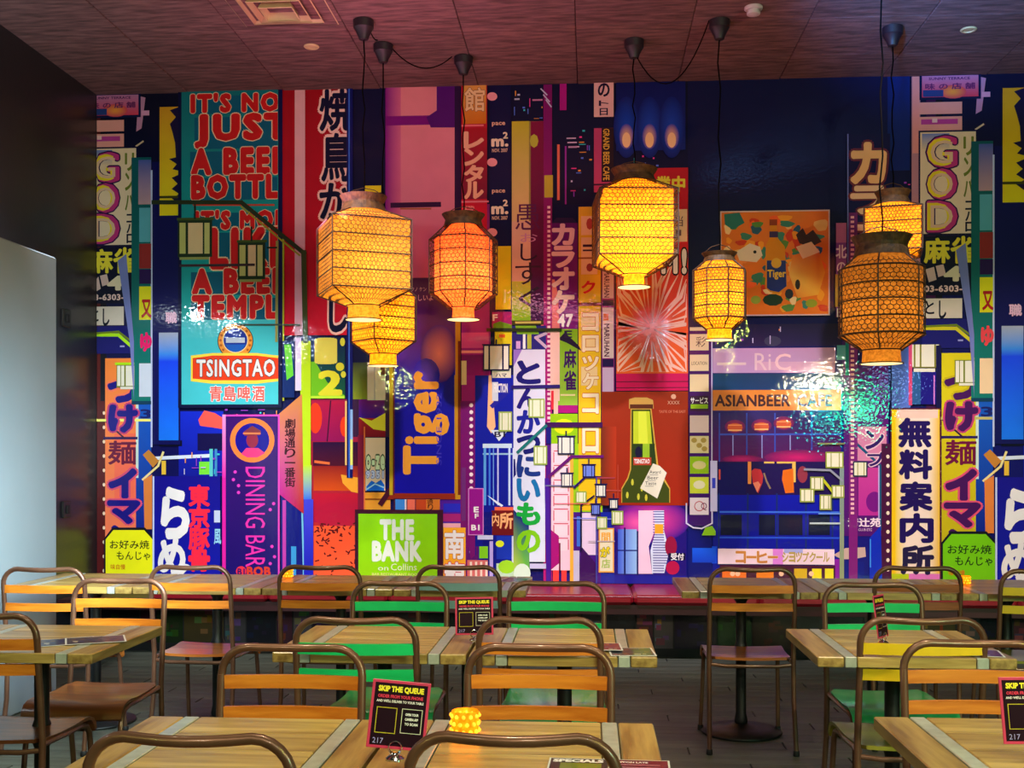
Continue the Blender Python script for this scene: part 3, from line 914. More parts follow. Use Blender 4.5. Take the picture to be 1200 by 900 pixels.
def block(right):
    """the part of the print that appears at both ends; right = the copy at the right end"""
    global XOFF
    L = 'right' if right else 'left'
    XOFF = 6.2 if right else 0.0
    org = (222, 206, 20) if right else (255, 138, 58)
    org2 = (196, 176, 20) if right else (255, 120, 90)
    ink = (70, 10, 90) if right else (20, 10, 130)
    side = 'repeat at the right end of the wall' if right else 'first copy at the left end of the wall'
    s = S('printed_pillar', None, 108, 108, 125, 690, (90, 20, 24) if not right else (60, 10, 70), 1)
    s.r(118, 108, 125, 470, (12, 8, 30))
    for i in range(12): s.o(122.2, 484 + i * 16.8, 1.6, 2.2, (255, 220, 190), 8)
    s.done()
    # white and pink club sign (measured on the right copy)
    if right: XOFF = 0.0
    else: XOFF = -6.2
    s = S('printed_sign', 'pale sign with big yellow and purple letters G O D, ' + side, 1078, 155, 1143, 274, (236, 206, 170), 3, (240, 214, 190), frame=(20, 16, 60))
    s.r(1080, 157, 1112, 175, (110, 130, 200), (230, 200, 170))
    for (ch, v0, v1) in (('G', 161, 196), ('O', 199, 233), ('D', 237, 271)):
        s.text(ch, (1087, v0, 1120, v1), (200, 50, 130), 0.03, (50, 10, 80), up=0.035)
        s.text(ch, (1086, v0 + 1, 1114, v1 - 1), (244, 214, 40), 0.0)
        s.text(ch, (1090, v0 + 4, 1116, v1 - 4), (236, 190, 160), -0.015)
    s.vt('リンパ', (1129, 161, 1140, 234), (110, 120, 40), 0.03)
    s.vt('コハロ', (1131, 236, 1142, 273), (20, 16, 50), 0.03)
    s.done()
    s = S('printed_sign', 'black mahjong board with yellow characters and the number 4, ' + side, 1080, 277, 1143, 346, (8, 8, 44), 3)
    s.text('麻', (1083, 280, 1112, 308), (244, 224, 60), 0.035); s.text('雀', (1114, 278, 1142, 308), (244, 224, 60), 0.035)
    s.p([(1084, 316), (1094, 313), (1097, 328), (1088, 331)], (225, 190, 190)); s.p([(1096, 312), (1105, 310), (1108, 322), (1099, 325)], (225, 190, 190))
    s.text('4', (1107, 313, 1124, 329), (236, 220, 190), 0.05); s.text('03-6303-', (1083, 335, 1127, 342), (236, 200, 200), 0.04)
    s.done()
    s = S('printed_sign', 'small white board with black brushed letters, ' + side, 1080, 350, 1127, 373, (228, 214, 200), 3)
    s.text('と', (1084, 353, 1094, 368), (14, 12, 40), 0.02); s.text('し', (1100, 353, 1108, 373), (14, 12, 40), 0.03)
    s.done()
    s = S('printed_sign', 'tall sign edge with dotted strip and pink canopy boards, ' + side, 1068, 90, 1078, 345, (190, 130, 150), 2)
    s.r(1069, 90, 1077, 180, (236, 150, 150)); s.r(1077, 120, 1127, 134, (236, 156, 150)); s.r(1077, 137, 1127, 154, (236, 156, 150)); s.r(1079, 140, 1122, 146, (190, 60, 150)); s.r(1092, 139, 1098, 144, (240, 190, 190))
    s.p([(1146, 90), (1155, 92), (1150, 130), (1143, 134)], (190, 130, 170)); s.r(1150, 108, 1160, 114, (220, 150, 190)); s.l([(1143, 152), (1152, 146)], 2, (220, 190, 160))
    s.done()
    s = S('printed_sign', 'sunset-coloured landscape sign under the ceiling, ' + side, 1080, 89, 1146, 114, (190, 120, 170), 3, (220, 60, 90), frame=(6, 20, 70), fw=3)
    s.o(1116, 108, 16, 8, (250, 160, 60), 18, (220, 70, 90)); s.r(1081, 106, 1105, 114, (40, 60, 130))
    s.text('SUNNY TERRACE', (1088, 91, 1136, 94), (90, 40, 100), 0.03); s.text('味 の 店 舗', (1084, 98, 1142, 105), (110, 40, 100), 0.03)
    s.done()
    # lamp arm and box lamps
    g1 = (216, 206, 30) if right else (180, 236, 20)
    s = S('printed_street_lamp', 'yellow-green lamp arm with white box lamps above the noodle sign, ' + side, 1080, 374, 1141, 408, (20, 18, 110), 3)
    s.l([(1082, 385), (1120, 385), (1138, 400), (1139, 418)], 4, g1); s.l([(1080, 383), (1120, 381), (1141, 396)], 2.5, (110, 130, 20))
    s.r(1122, 398, 1128, 400, (160, 160, 220))
    s.done()
    s = S('printed_lamp', None, 1118, 421, 1141, 450, (120, 130, 30), 6)
    for (a, b) in ((1119, 1123), (1124, 1128), (1130, 1141)): s.r(a, 423, b, 448, LW)
    s.r(1116, 419, 1141, 422, g1); s.r(1123, 449, 1141, 452, LW)
    s.done()
    if right:
        s = S('printed_lamp', 'white box lamp printed beside the big dim lantern', 1066, 404, 1100, 431, (130, 130, 40), 6)
        for (a, b) in ((1067, 1070), (1072, 1077), (1079, 1094), (1096, 1099)): s.r(a, 404, b, 430, LW)
        s.r(1070, 432, 1095, 436, LW)
        s.done()
    XOFF = 6.2 if right else 0.0
    # noodle sign
    s = S('printed_sign', ('yellow' if right else 'orange') + ' vertical noodle sign with dark purple Japanese letters, ' + side, 124, 420, 163, 690, org, 4, org2)
    if not right: s.r(135, 508, 160, 600, (255, 110, 80))
    s.r(122, 512, 162, 515, (40, 16, 90)); s.l([(125, 494), (147, 514)], 2, (60, 20, 60))
    s.text('つ', (129, 447, 160, 470), ink, 0.07, org2); s.text('け', (130, 476, 160, 505), ink, 0.07, (200, 60, 120)); s.text('麺', (128, 517, 160, 544), (110, 10, 60), 0.02)
    s.text('イ', (130, 551, 159, 582), ink, 0.07, (230, 80, 120)); s.text('マ', (129, 588, 163, 612), ink, 0.07, (230, 80, 120)); s.text('ン', (132, 617, 160, 640), ink, 0.06)
    s.r(114, 491, 178, 494, (250, 244, 120) if not right else (200, 190, 110))
    s.done()
    # teal frame with stacked panels
    s = S('printed_sign', 'narrow teal framed stack of coloured panels beside the noodle sign, ' + side, 155, 185, 178, 473, (6, 84, 96), 5, (10, 120, 110))
    s.r(163, 188, 178, 240, (70, 90, 170), (190, 150, 160)); s.r(164, 244, 177, 284, (90, 170, 190)); s.r(164, 286, 178, 315, (150, 40, 40)); s.r(164, 316, 178, 333, (40, 10, 80))
    s.r(164, 336, 178, 375, (232, 226, 20)); s.text('又', (167, 352, 178, 372), (180, 20, 30), 0.04)
    s.text('ゆ', (166, 391, 178, 411), (236, 20, 110) if not right else (240, 70, 80), 0.06); s.r(164, 426, 178, 465, (214, 222, 240) if not right else (250, 214, 170))
    s.r(155, 470, 178, 474, (6, 60, 90))
    s.done()
    s = S('printed_pole', None, 139, 300, 140, 301, (80, 90, 170), 6)
    s.p([(139, 306), (149, 298), (158, 400), (158, 470), (153, 400)], (120, 130, 200))
    s.done()
    s = S('printed_sign', 'blue rooftop picture with a tilted brown board, ' + side, 160, 474, 178, 620, (16, 90, 200), 4, (10, 30, 140))
    s.r(160, 474, 163, 560, (210, 230, 220)); s.p([(168, 533), (175, 527), (187, 540), (180, 548)], (200, 130, 50)); s.l([(168, 562), (186, 546), (192, 530)], 2.5, (240, 220, 150))
    s.p([(169, 562), (179, 556), (179, 620), (170, 620)], (230, 130, 60)); s.text('3', (166, 480, 177, 490), (20, 30, 110), 0.03)
    s.done()
    s = S('printed_sign', 'tall navy building edge with a glowing blue window, ' + side, 179, 190, 212, 521, (5, 6, 84), 5, frame=None)
    s.r(177.5, 200, 179.5, 524, (190, 200, 240)); s.r(187, 390, 210, 415, (170, 176, 200), (60, 140, 240)); s.r(187, 415, 210, 424, (60, 140, 240), (20, 70, 250)); s.r(187, 424, 210, 516, (20, 70, 250), (20, 120, 250))
    s.text('職', (195, 366, 208, 379), (240, 190, 220), 0.03)
    s.done()
    s = S('printed_sign', 'dim yellow panel with dark jagged shapes, ' + side, 188, 126, 211, 253, (214, 150, 30), 6, (232, 214, 20))
    s.p([(211, 126), (200, 130), (207, 138), (200, 146), (203, 156), (206, 168), (207, 185), (199, 187), (208, 193), (203, 199), (211, 201)], (20, 10, 60))
    s.p([(211, 205), (202, 209), (209, 216), (202, 222), (211, 228), (202, 233), (211, 240)], (20, 10, 60)); s.r(188, 230, 211, 233, (60, 60, 20))
    s.done()
    oc = (118, 206, 10) if right else (252, 246, 20)
    s = S('printed_sign', ('green' if right else 'bright yellow') + ' board with clipped corners and handwritten Japanese, ' + side, 0, 0, 0, 0, None, 7)
    s.base = Art(); P_ = [(125, 632), (134, 621), (170, 621), (180, 632), (180, 700), (125, 700)]; P2 = [(123, 631), (133, 618), (171, 618), (182, 631), (182, 700), (123, 700)]
    s.base.poly([M(*q_) for q_ in reversed(P2)], (16, 14, 30)); s.base.poly([M(*q_) for q_ in reversed(P_)], oc)
    s.text('お好み焼', (130, 633, 176, 643), (20, 40, 10), 0.01); s.text('もんじゃ', (138, 646, 177, 656), (20, 40, 10), 0.01); s.text('味自慢', (131, 661, 148, 667), (220, 120, 20), 0.01)
    s.done()
    s = S('printed_sign', 'blue ramen sign with white brush letters and red characters, ' + side, 182, 558, 259, 700, (16, 8, 140), 8, (8, 20, 170), frame=None)
    s.r(180, 558, 182, 700, (200, 210, 250))
    s.text('ら', (192, 574, 221, 628), WH, 0.06); s.text('め', (188, 632, 217, 672), WH, 0.05); s.text('ん', (190, 662, 246, 694), WH, 0.06)
    s.vt('東京豚骨', (223, 569, 246, 670), (250, 40, 70), 0.045, gap=0.06)
    s.r(252, 598, 259, 612, (200, 210, 240)); s.vt('風', (252, 620, 260, 640), (150, 210, 240), 0.02)
    s.done()
    # street behind
    s = S('printed_street', None, 210, 482, 262, 558, (12, 40, 210), 3, (10, 20, 150))
    s.r(187, 516, 214, 523, DN); s.p([(233, 492), (240, 481), (252, 484), (262, 490), (262, 503), (250, 501), (235, 499)], (255, 90, 80)); s.r(232, 508, 262, 528, (10, 4, 70))
    s.l([(184, 537), (246, 534)], 4, (220, 230, 250)); s.r(246, 526, 250, 566, (90, 200, 200)); s.r(234, 541, 246, 556, (120, 226, 60)); s.r(252, 526, 255, 566, (60, 140, 200)); s.r(190, 540, 195, 556, (236, 190, 60))
    s.done()
    XOFF = 0.0


block(False)
block(True)

# ---- teal beer sign with stacked words
s = S('printed_sign', 'tall teal beer sign with stacked red words and a round crest', 214, 104, 327, 474, (24, 150, 150), 9, (70, 200, 214), frame=(4, 10, 60), fw=4)
s.r(214, 104, 327, 375, (10, 110, 120), (20, 165, 165))
s.clip = 326.5
lines = (("IT'S NOT", 226, 111, 346, 131), ('JUST', 232, 136, 338, 172), ('A BEER', 227, 176, 338, 203), ('BOTTLE', 227, 207, 343, 232),
         ("IT'S MORE", 231, 248, 350, 268), ('LIKE', 250, 271, 336, 312), ('A BEER', 228, 317, 338, 343), ('TEMPLE', 228, 348, 344, 372))
for (t_, a, b, c, d) in lines:
    s.r(a - 3, b + 2, 326, d + 3, (6, 90, 120))
for (t_, a, b, c, d) in lines:
    s.text(t_, (a, b, c, d), (214, 26, 30), 0.068, (244, 210, 170), up=0.026)
s.l([(228, 241), (322, 241)], 2, (200, 60, 40))
s.o(277, 400, 21, 21, (60, 30, 20), 28); s.o(277, 400, 20, 20, (240, 150, 50), 28); s.o(277, 399, 15, 15, (250, 226, 160), 24); s.o(277, 399, 14, 14, (26, 50, 150), 24); s.r(266, 396, 288, 402, (190, 200, 220)); s.p([(265, 404), (289, 404), (284, 411), (277, 413), (270, 411)], (20, 90, 190))
for i in range(14):
    a_ = PI * 0.15 + i * (2 * PI - PI * 0.6) / 13 + PI * 0.65
    s.o(277 + 17.6 * math.cos(a_), 400 + 17.6 * math.sin(a_), 1.6, 1.6, (180, 90, 20), 6)
s.p([(225, 417), (250, 414), (302, 414), (327, 417), (327, 447), (302, 450), (250, 450), (225, 447)], (250, 220, 70)); s.p([(227, 420), (250, 417), (302, 417), (327, 420), (327, 444), (302, 446), (250, 446), (227, 444)], (236, 62, 22))
s.text('TSINGTAO', (232, 422, 323, 441), WH, 0.03, (40, 30, 30), up=0.03)
for i, ch in enumerate('青島啤酒'): s.text(ch, (247 + i * 16.6, 453, 261 + i * 16.6, 470), (236, 100, 90), 0.02, WH, up=0.045)
s.done()
s = S('printed_pole', None, 328, 104, 332, 400, (8, 10, 70), 9); s.r(332, 280, 334, 470, (170, 180, 40)); s.done()
# ---- red izakaya curtain sign
s = S('printed_sign', 'tall dark red sign with a white stripe and black brush kanji', 331, 102, 411, 393, (160, 6, 24), 5, (206, 10, 46))
s.r(346, 102, 358, 393, (236, 170, 176), (222, 170, 190))
s.clip = 407
s.text('焼', (376, 106, 414, 153), (10, 10, 50), 0.03, (250, 200, 190)); s.text('鳥', (378, 158, 412, 212), (10, 10, 50), 0.03, (250, 200, 190)); s.text('か', (376, 216, 412, 256), (10, 10, 50), 0.03, (250, 200, 190)); s.text('し', (387, 346, 407, 388), (10, 10, 50), 0.04, (250, 200, 190))
s.done()
s = S('printed_pole', None, 407, 102, 414, 560, (6, 14, 100), 7); s.r(409, 102, 410.5, 560, (60, 110, 220)); s.r(405, 470, 407, 545, (250, 200, 120)); s.r(411, 480, 414, 550, (150, 190, 250)); s.r(411, 515, 414, 545, (240, 240, 120)); s.done()
s = S('printed_sign', 'green and navy sign with a yellow 1 and 2', 363, 396, 405, 467, (6, 30, 80), 6, (16, 90, 60))
s.p([(363, 424), (370, 424), (384, 448), (405, 464), (405, 467), (363, 467)], (110, 190, 30)); s.r(364, 464, 404, 467, (190, 240, 60))
s.text('1', (376, 398, 389, 425), (228, 220, 90), 0.05); s.text('2', (376, 436, 399, 462), (226, 222, 50), 0.05)
s.o(402, 401, 3, 5, (220, 220, 60), 10); s.o(399, 430, 5, 5, (222, 220, 50), 12); s.o(403, 439, 3, 4, (220, 220, 60), 10)
s.done()
s = S('printed_post', 'yellow-green lamp post fading to blue printed beside the dining bar sign', 353, 400, 365, 560, (176, 214, 20), 10, (200, 240, 40))
s.r(355, 545, 366, 585, (200, 240, 40), (60, 120, 240)); s.r(357, 585, 368, 700, (70, 70, 230), (10, 20, 190)); s.r(347, 396, 354, 458, (220, 210, 244)); s.r(332, 400, 346, 466, (6, 40, 110)); s.p([(334, 404), (342, 404), (345, 440), (337, 446)], (100, 210, 60))
s.done()
s = S('printed_street_lamp', 'dark green lamp arm holding two box lamps across the beer sign', 183, 236, 184, 238, (30, 40, 20), 11)
s.l([(181, 238), (284, 238), (358, 298)], 5, (40, 50, 30)); s.l([(284, 243), (352, 300)], 2, (150, 150, 40)); s.l([(357, 296), (359, 400)], 6, (60, 70, 30)); s.l([(326, 284), (325, 400)], 3, (150, 150, 80)); s.l([(280, 381), (352, 381)], 2, (60, 80, 70))
for (a, b, c, d) in ((210, 259, 250, 302), (280, 285, 312, 328)):
    s.r(a, b, c, d, (30, 50, 30)); s.r(a + 2, b + 3, a + 9, d - 4, (190, 190, 110)); s.r(a + 12, b + 3, c - 11, d - 4, (226, 196, 150)); s.r(c - 9, b + 3, c - 3, d - 4, (200, 196, 120)); s.r(a - 1, b - 3, c + 2, b, (60, 80, 30)); s.r(a + 2, d, c - 4, d + 3, (150, 160, 90)); s.l([((a + c) / 2, b - 2), ((a + c) / 2, b - 18)], 2, (30, 40, 30))
s.r(314, 290, 326, 292, (30, 40, 30)); s.r(212, 310, 300, 313, (60, 40, 50))
s.done()
# ---- dining bar
s = S('printed_sign', 'purple dining bar sign with pink neon edge and a round orange badge', 264, 488, 327, 700, (50, 4, 110), 12, (30, 4, 120), frame=(240, 70, 200), fw=2)
s.r(266, 490, 325, 700, (60, 6, 110), (20, 4, 110)); s.r(262, 486, 266, 560, (236, 150, 220), (236, 40, 180)); s.r(262, 560, 266, 700, (230, 30, 170))
s.o(297, 516, 26, 26, (250, 130, 60), 30); s.o(297, 516, 20, 20, (20, 10, 150), 26); s.p([(284, 532), (290, 525), (304, 525), (312, 531), (303, 536), (291, 536)], (240, 60, 130)); s.o(297, 516, 7, 9, (150, 40, 70), 14); s.p([(287, 506), (297, 499), (307, 505), (306, 510), (288, 511)], (130, 50, 60)); s.l([(287, 508), (306, 508)], 2, (250, 130, 80))
s.text('DINING BAR', (289, 547, 312, 664), (244, 50, 180), 0.0, rot=-1)
s.o(284, 669, 6, 6, (240, 50, 70), 14); s.text('B1', (280, 666, 288, 673), (40, 6, 100), 0.03); s.text('BOB', (291, 664, 318, 674), (220, 60, 40), 0.05)
for (u, v) in ((277, 553), (275, 562), (281, 569), (281, 577), (320, 640), (323, 652), (318, 660), (322, 590), (318, 597)): s.o(u, v, 2, 2, (230, 60, 200), 8)
s.done()
s = S('printed_sign', 'slanted street banner with dark kanji, orange fading to magenta', 0, 0, 0, 0, None, 11)
s.base = Art(); s.base.poly([M(*q_) for q_ in ((326, 577), (357, 602), (355, 462), (326, 487))], [(200, 20, 160), (190, 40, 40), (214, 140, 70), (220, 130, 90)])
s.vt('劇場通り一番街', (335, 491, 347, 571), (60, 16, 30), 0.02, gap=0.06)
s.done()
s = S('printed_street', None, 330, 580, 357, 700, (10, 20, 130), 8); s.r(332, 586, 336, 690, (200, 60, 180)); s.r(342, 640, 348, 700, (60, 160, 230)); s.l([(355, 600), (357, 700)], 2, (120, 200, 240)); s.done()
# ---- red lantern street scene
s = S('printed_scene', 'printed red paper lantern above an orange crowded street', 365, 468, 421, 700, (150, 20, 70), 5, (210, 40, 30))
s.r(365, 470, 406, 517, (180, 20, 70), (150, 10, 90)); s.o(370, 490, 8, 18, (240, 60, 30), 16); s.o(404, 500, 5, 12, (240, 60, 30), 12); s.l([(388, 470), (384, 517)], 1.5, (60, 6, 50))
s.r(367, 518, 421, 546, (40, 4, 60), (80, 10, 40)); s.l([(370, 541), (386, 543)], 3, (240, 110, 60)); s.r(368, 546, 421, 575, (150, 30, 30), (220, 80, 20)); s.p([(400, 556), (421, 560), (421, 578), (412, 576), (402, 566)], (255, 170, 50)); s.r(368, 578, 421, 612, (200, 20, 50), (180, 10, 70)); s.o(395, 604, 26, 16, (190, 16, 60), 20)
s.r(368, 616, 421, 700, (255, 90, 50))
for i in range(60):
    u, v = random.uniform(370, 418), random.uniform(618, 676) if i > 24 else random.uniform(612, 626)
    a = random.uniform(0, PI); l_ = random.uniform(1.5, 4.5)
    s.l([(u, v), (u + l_ * math.cos(a), v + l_ * math.sin(a))], 1.6, (90, 10, 20))
s.done()
s = S('printed_post', None, 420, 510, 428, 610, (130, 20, 60), 8); s.r(427, 500, 428.5, 600, (240, 120, 60)); s.done()
s = S('printed_sign', 'small cream sign with green outlined letters and blue waves', 429, 513, 452, 575, (240, 214, 180), 8)
s.text('o-ze', (430, 535, 451, 549), (220, 240, 200), 0.05, (60, 90, 60)); s.text('9351', (430, 552, 450, 560), (210, 220, 250), 0.04, (90, 110, 190)); s.p([(430, 575), (430, 570), (436, 563), (441, 566), (447, 562), (451, 568), (451, 575)], (20, 110, 230)); s.l([(431, 573), (440, 567), (450, 571)], 1.5, (160, 220, 250))
s.done()
s = S('printed_scene', None, 414, 425, 457, 512, (60, 30, 70), 5)
s.r(421, 468, 451, 490, (110, 20, 120), (60, 20, 160)); s.r(421, 490, 452, 512, (170, 30, 40), (140, 20, 40)); s.p([(421, 489), (436, 493), (452, 484), (452, 505), (438, 503), (428, 495)], (244, 236, 60)); s.r(431, 425, 452, 469, (222, 220, 200)); s.r(439, 425, 440, 469, (150, 150, 160)); s.r(446, 425, 452, 440, (90, 20, 20)); s.r(414, 425, 431, 468, (50, 60, 40), (130, 150, 40))
s.done()
s = S('printed_panel', None, 428, 577, 458, 600, (240, 160, 50), 6); s.r(428, 584, 458, 586, (150, 80, 20)); s.done()
# ---- pink panel above the tiger sign
s = S('printed_panel', 'large dusky pink panel with a purple band under the ceiling', 452, 100, 533, 330, (226, 130, 140), 4, (200, 110, 150))
s.h(452, 100, 470, 330, (130, 10, 130), (206, 100, 140)); s.r(452, 136, 533, 147, (120, 6, 120)); s.p([(512, 100), (533, 100), (533, 150), (505, 150), (500, 138), (512, 130)], (80, 6, 110)); s.r(533, 100, 540, 245, (40, 6, 60)); s.r(427, 218, 447, 226, (230, 210, 30)); s.l([(460, 241), (515, 240)], 6, (50, 10, 60)); s.l([(470, 245), (505, 245)], 2, (160, 90, 60))
s.done()
# ---- tiger beer light box
s = S('printed_sign', 'blue vertical beer sign in a gold frame with a big sideways word', 463, 330, 533, 578, (14, 6, 120), 9, (12, 4, 170), frame=(190, 140, 20), fw=3)
s.r(461, 326, 534, 390, (50, 6, 90), (80, 10, 110)); s.r(461, 385, 534, 440, (80, 10, 110), (12, 4, 165)); s.o(515, 415, 22, 34, (230, 130, 130), 22, (60, 10, 130)); s.o(500, 440, 16, 20, (60, 50, 190), 16, (14, 6, 165))
s.r(455, 578, 540, 585, (150, 40, 20)); s.r(534, 330, 540, 585, (200, 140, 30)); s.r(537, 400, 540, 580, (120, 40, 20)); s.l([(447, 590), (458, 574)], 6, (70, 10, 40)); s.r(457, 390, 461, 580, (200, 170, 30)); s.r(461, 390, 463, 580, (110, 30, 40))
s.text('エクノ ケン', (478, 337, 500, 342), (200, 170, 210), 0.0); s.text('おもうしいよ', (470, 346, 508, 353), (220, 190, 220), 0.0)
s.text('Tiger', (475, 437, 525, 554), (238, 158, 52), 0.04, rot=1)
s.text('SINCE 1932', (512, 461, 518, 545), (60, 50, 190), 0.0, rot=1)
s.done()
# ---- green bank sign
s = S('printed_sign', 'bright green light box with three stacked white words above the bench tables', 421, 602, 513, 700, (130, 214, 10), 13, (150, 220, 10))
s.base = Art(); s._r(s.base, 417, 597, 520, 700, (60, 8, 40)); s._r(s.base, 421, 602, 513, 700, (140, 224, 8), (146, 214, 6))
s.text('THE', (447, 610, 485, 631), (226, 236, 226), 0.06); s.text('BANK', (438, 635, 494, 656), (226, 236, 226), 0.06)
s.text('on', (444, 664, 456, 668), (230, 236, 200), -0.0); s.text('Collins', (459, 660, 489, 668), (230, 236, 200), -0.01); s.text('BAR RESTAURANT ROOMS', (437, 671, 496, 674), (220, 230, 120), 0.02)
s.done()
s = S('printed_strip', None, 462, 584, 516, 598, (70, 20, 60), 10)
for (a, b, c) in ((464, 475, (60, 140, 230)), (475, 477, (240, 220, 230)), (478, 487, (240, 110, 90)), (488, 500, (200, 70, 30)), (500, 516, (220, 120, 40))): s.r(a, 585, b, 598, c)
s.text('通', (501, 584, 508, 590), (60, 20, 10), 0.01); s.text('り', (502, 590, 508, 598), (60, 20, 10), 0.01)
s.done()
s = S('printed_scene', None, 516, 585, 549, 614, (80, 20, 160), 6); s.r(520, 590, 545, 600, (40, 40, 200)); s.r(518, 602, 540, 611, (170, 30, 120)); s.r(519, 613, 547, 618, (244, 170, 190)); s.r(541, 545, 548, 612, (250, 190, 150)); s.r(541, 548, 546, 610, (110, 40, 120)); s.done()
s = S('printed_sign', 'orange sign with a white brushed kanji right of the green light box', 520, 618, 546, 700, (254, 176, 40), 9)
s.text('南', (522, 622, 544, 654), WH, 0.03, (200, 120, 60), up=0.02); s.text('龍', (522, 659, 545, 690), WH, 0.03, (220, 60, 90), up=0.03)
s.done()
# ---- kanji column 館 レンタル
s = S('printed_sign', 'narrow gold and red rental sign hanging from the ceiling edge', 541, 101, 571, 292, (180, 20, 40), 7, (200, 14, 50))
s.r(543, 101, 570, 146, (220, 150, 70), (210, 110, 20)); s.text('館', (545, 104, 568, 131), (236, 190, 140), 0.02, (130, 70, 40), up=0.02); s.r(541, 147, 567, 149, (230, 110, 120)); s.r(541, 151, 571, 234, (170, 20, 36), (120, 16, 50))
s.vt('レンタル', (545, 156, 566, 234), (238, 170, 140), 0.05, gap=0.06); s.r(541, 236, 573, 238, (220, 120, 140)); s.text('貸', (543, 242, 556, 252), (220, 130, 130), 0.02)
s.done()
s = S('printed_sign', 'navy strip sign repeating a white m² beside the red rental sign', 574, 101, 599, 292, (8, 6, 62), 7)
for v in (114, 191, 273): s.o(577, v, 6, 5, (240, 150, 160), 14)
for v in (147, 226): s.text('pace', (577, v - 3, 592, v + 2), (226, 170, 150), 0.03); s.text('m.', (577, v + 17 - 0, 595, v + 25 + 0), (244, 214, 190), 0.05); s.text('2', (590, v + 9, 595, v + 16), (244, 214, 190), 0.04); s.text('NOV. 2007', (577, v + 28, 595, v + 32), (226, 180, 160), 0.03)
s.done()
s = S('printed_sign', 'plain yellow strip above a printed box lamp', 581, 289, 599, 363, (228, 200, 20), 7, (226, 196, 10)); s.r(591, 340, 593, 355, (240, 214, 120)); s.r(577, 366, 600, 386, (170, 30, 110)); s.text('F', (578, 369, 583, 376), WH, 0.03); s.p([(578, 386), (578, 380), (586, 377), (600, 381), (600, 386)], (110, 150, 20)); s.r(580, 388, 600, 428, (226, 206, 20)); s.r(585, 392, 592, 396, (220, 90, 30)); s.r(577, 432, 599, 443, (226, 220, 200)); s.text('ハマ', (581, 438, 594, 442), (30, 20, 80), 0.02)
s.done()
# ---- tall brush sign
s = S('printed_sign', 'tall yellow-green and plum sign with brushed hiragana', 600, 143, 637, 376, (190, 180, 30), 7)
s.h(600, 143, 637, 376, (200, 190, 40), (90, 10, 80)); s.r(600, 143, 620, 260, (196, 180, 40), (226, 180, 130)); s.r(600, 260, 622, 330, (226, 170, 150), (230, 170, 150)); s.r(600, 330, 622, 376, (210, 190, 60), (130, 180, 30)); s.r(622, 143, 637, 376, (130, 10, 60), (60, 6, 70)); s.o(626, 166, 5, 8, (190, 180, 60), 8)
s.text('愚', (604, 240, 633, 270), (90, 20, 80), 0.0); s.text('お', (610, 274, 630, 284), (200, 130, 180), 0.0); s.text('し', (610, 286, 630, 306), (50, 10, 50), 0.0); s.text('す', (604, 308, 634, 334), (60, 20, 50), -0.005); s.text('く', (608, 336, 634, 366), (50, 20, 50), -0.01)
s.r(600, 376, 637, 381, (70, 60, 20)); s.r(604, 377, 634, 379.5, (200, 180, 90))
s.done()
s = S('printed_sign', None, 600, 382, 640, 410, (40, 30, 120), 7); s.p([(604, 382), (628, 382), (632, 392), (606, 392)], (120, 170, 30)); s.l([(640, 391), (628, 396), (640, 407)], 3.5, (200, 170, 200)); s.r(605, 400, 610, 409, (210, 160, 220)); s.r(613, 392, 616, 409, WH); s.r(618, 392, 623, 409, (170, 180, 60)); s.done()
# magenta lines and dots
s = S('printed_strip', 'magenta strip with a column of small white bulbs left of the karaoke sign', 637, 100, 647, 690, (120, 6, 100), 6, (190, 20, 120))
s.r(656, 99, 664, 130, (170, 10, 130)); s.r(634, 143, 637, 400, (240, 110, 110)); s.r(653, 170, 656, 235, (230, 110, 90)); s.r(662, 172, 664, 240, (150, 40, 160)); s.r(638, 206, 648, 232, (200, 170, 50))
s.l([(634, 105), (641, 112)], 1.5, (190, 180, 220)); s.l([(637, 112), (644, 120)], 1.5, (190, 180, 220)); s.l([(640, 118), (646, 126)], 1.5, (190, 180, 220)); s.r(603, 116, 609, 118, (190, 180, 220)); s.r(624, 117, 636, 119, (200, 120, 170))
for (u, v) in ((664, 162), (665, 167), (668, 172)): s.r(u, v, u + 11, v + 1.5, (220, 180, 220))
i = 0; v = 242
while v < 560:
    s.r(641.6, v, 645, v + 3, (250, 206, 214)); v += 5.6
s.done()
# ---- karaoke
s = S('printed_sign', 'purple karaoke sign with white katakana hanging above a green mahjong board', 647, 262, 677, 386, (96, 8, 110), 8, (120, 10, 120))
s.base.poly([M(*q_) for q_ in ((647, 262), (677, 262), (671, 256), (652, 256))], (40, 20, 70))
for ch, a, b in (('カ', 264, 287), ('ラ', 290, 313), ('オ', 315, 339), ('ケ', 342, 367)): s.text(ch, (648, a, 672, b), (240, 206, 200), 0.05)
s.text('47', (654, 369, 671, 383), WH, 0.04)
s.p([(650, 328), (654, 345), (656, 386), (647, 386), (647, 328)], (230, 120, 120))
s.done()
s = S('printed_sign', 'green mahjong board with dark characters below the karaoke sign', 654, 386, 677, 475, (122, 172, 20), 8, (150, 190, 60))
s.p([(654, 398), (662, 390), (678, 405), (682, 412), (664, 402)], (30, 10, 50)); s.text('麻', (661, 410, 675, 431), (60, 10, 90), 0.03); s.text('雀', (661, 435, 675, 457), (60, 10, 90), 0.03); s.text('E', (662, 388, 670, 396), (40, 20, 60), 0.03); s.r(657, 462, 674, 464, (226, 210, 150))
s.r(645, 386, 656, 470, (240, 190, 180)); s.r(646, 458, 649, 480, (230, 40, 60)); s.r(649, 450, 654, 488, (240, 190, 170)); s.r(654, 475, 677, 484, (170, 10, 120)); s.r(645, 485, 677, 520, (150, 200, 10)); s.o(661, 500, 12, 9, (230, 230, 20), 14)
s.done()
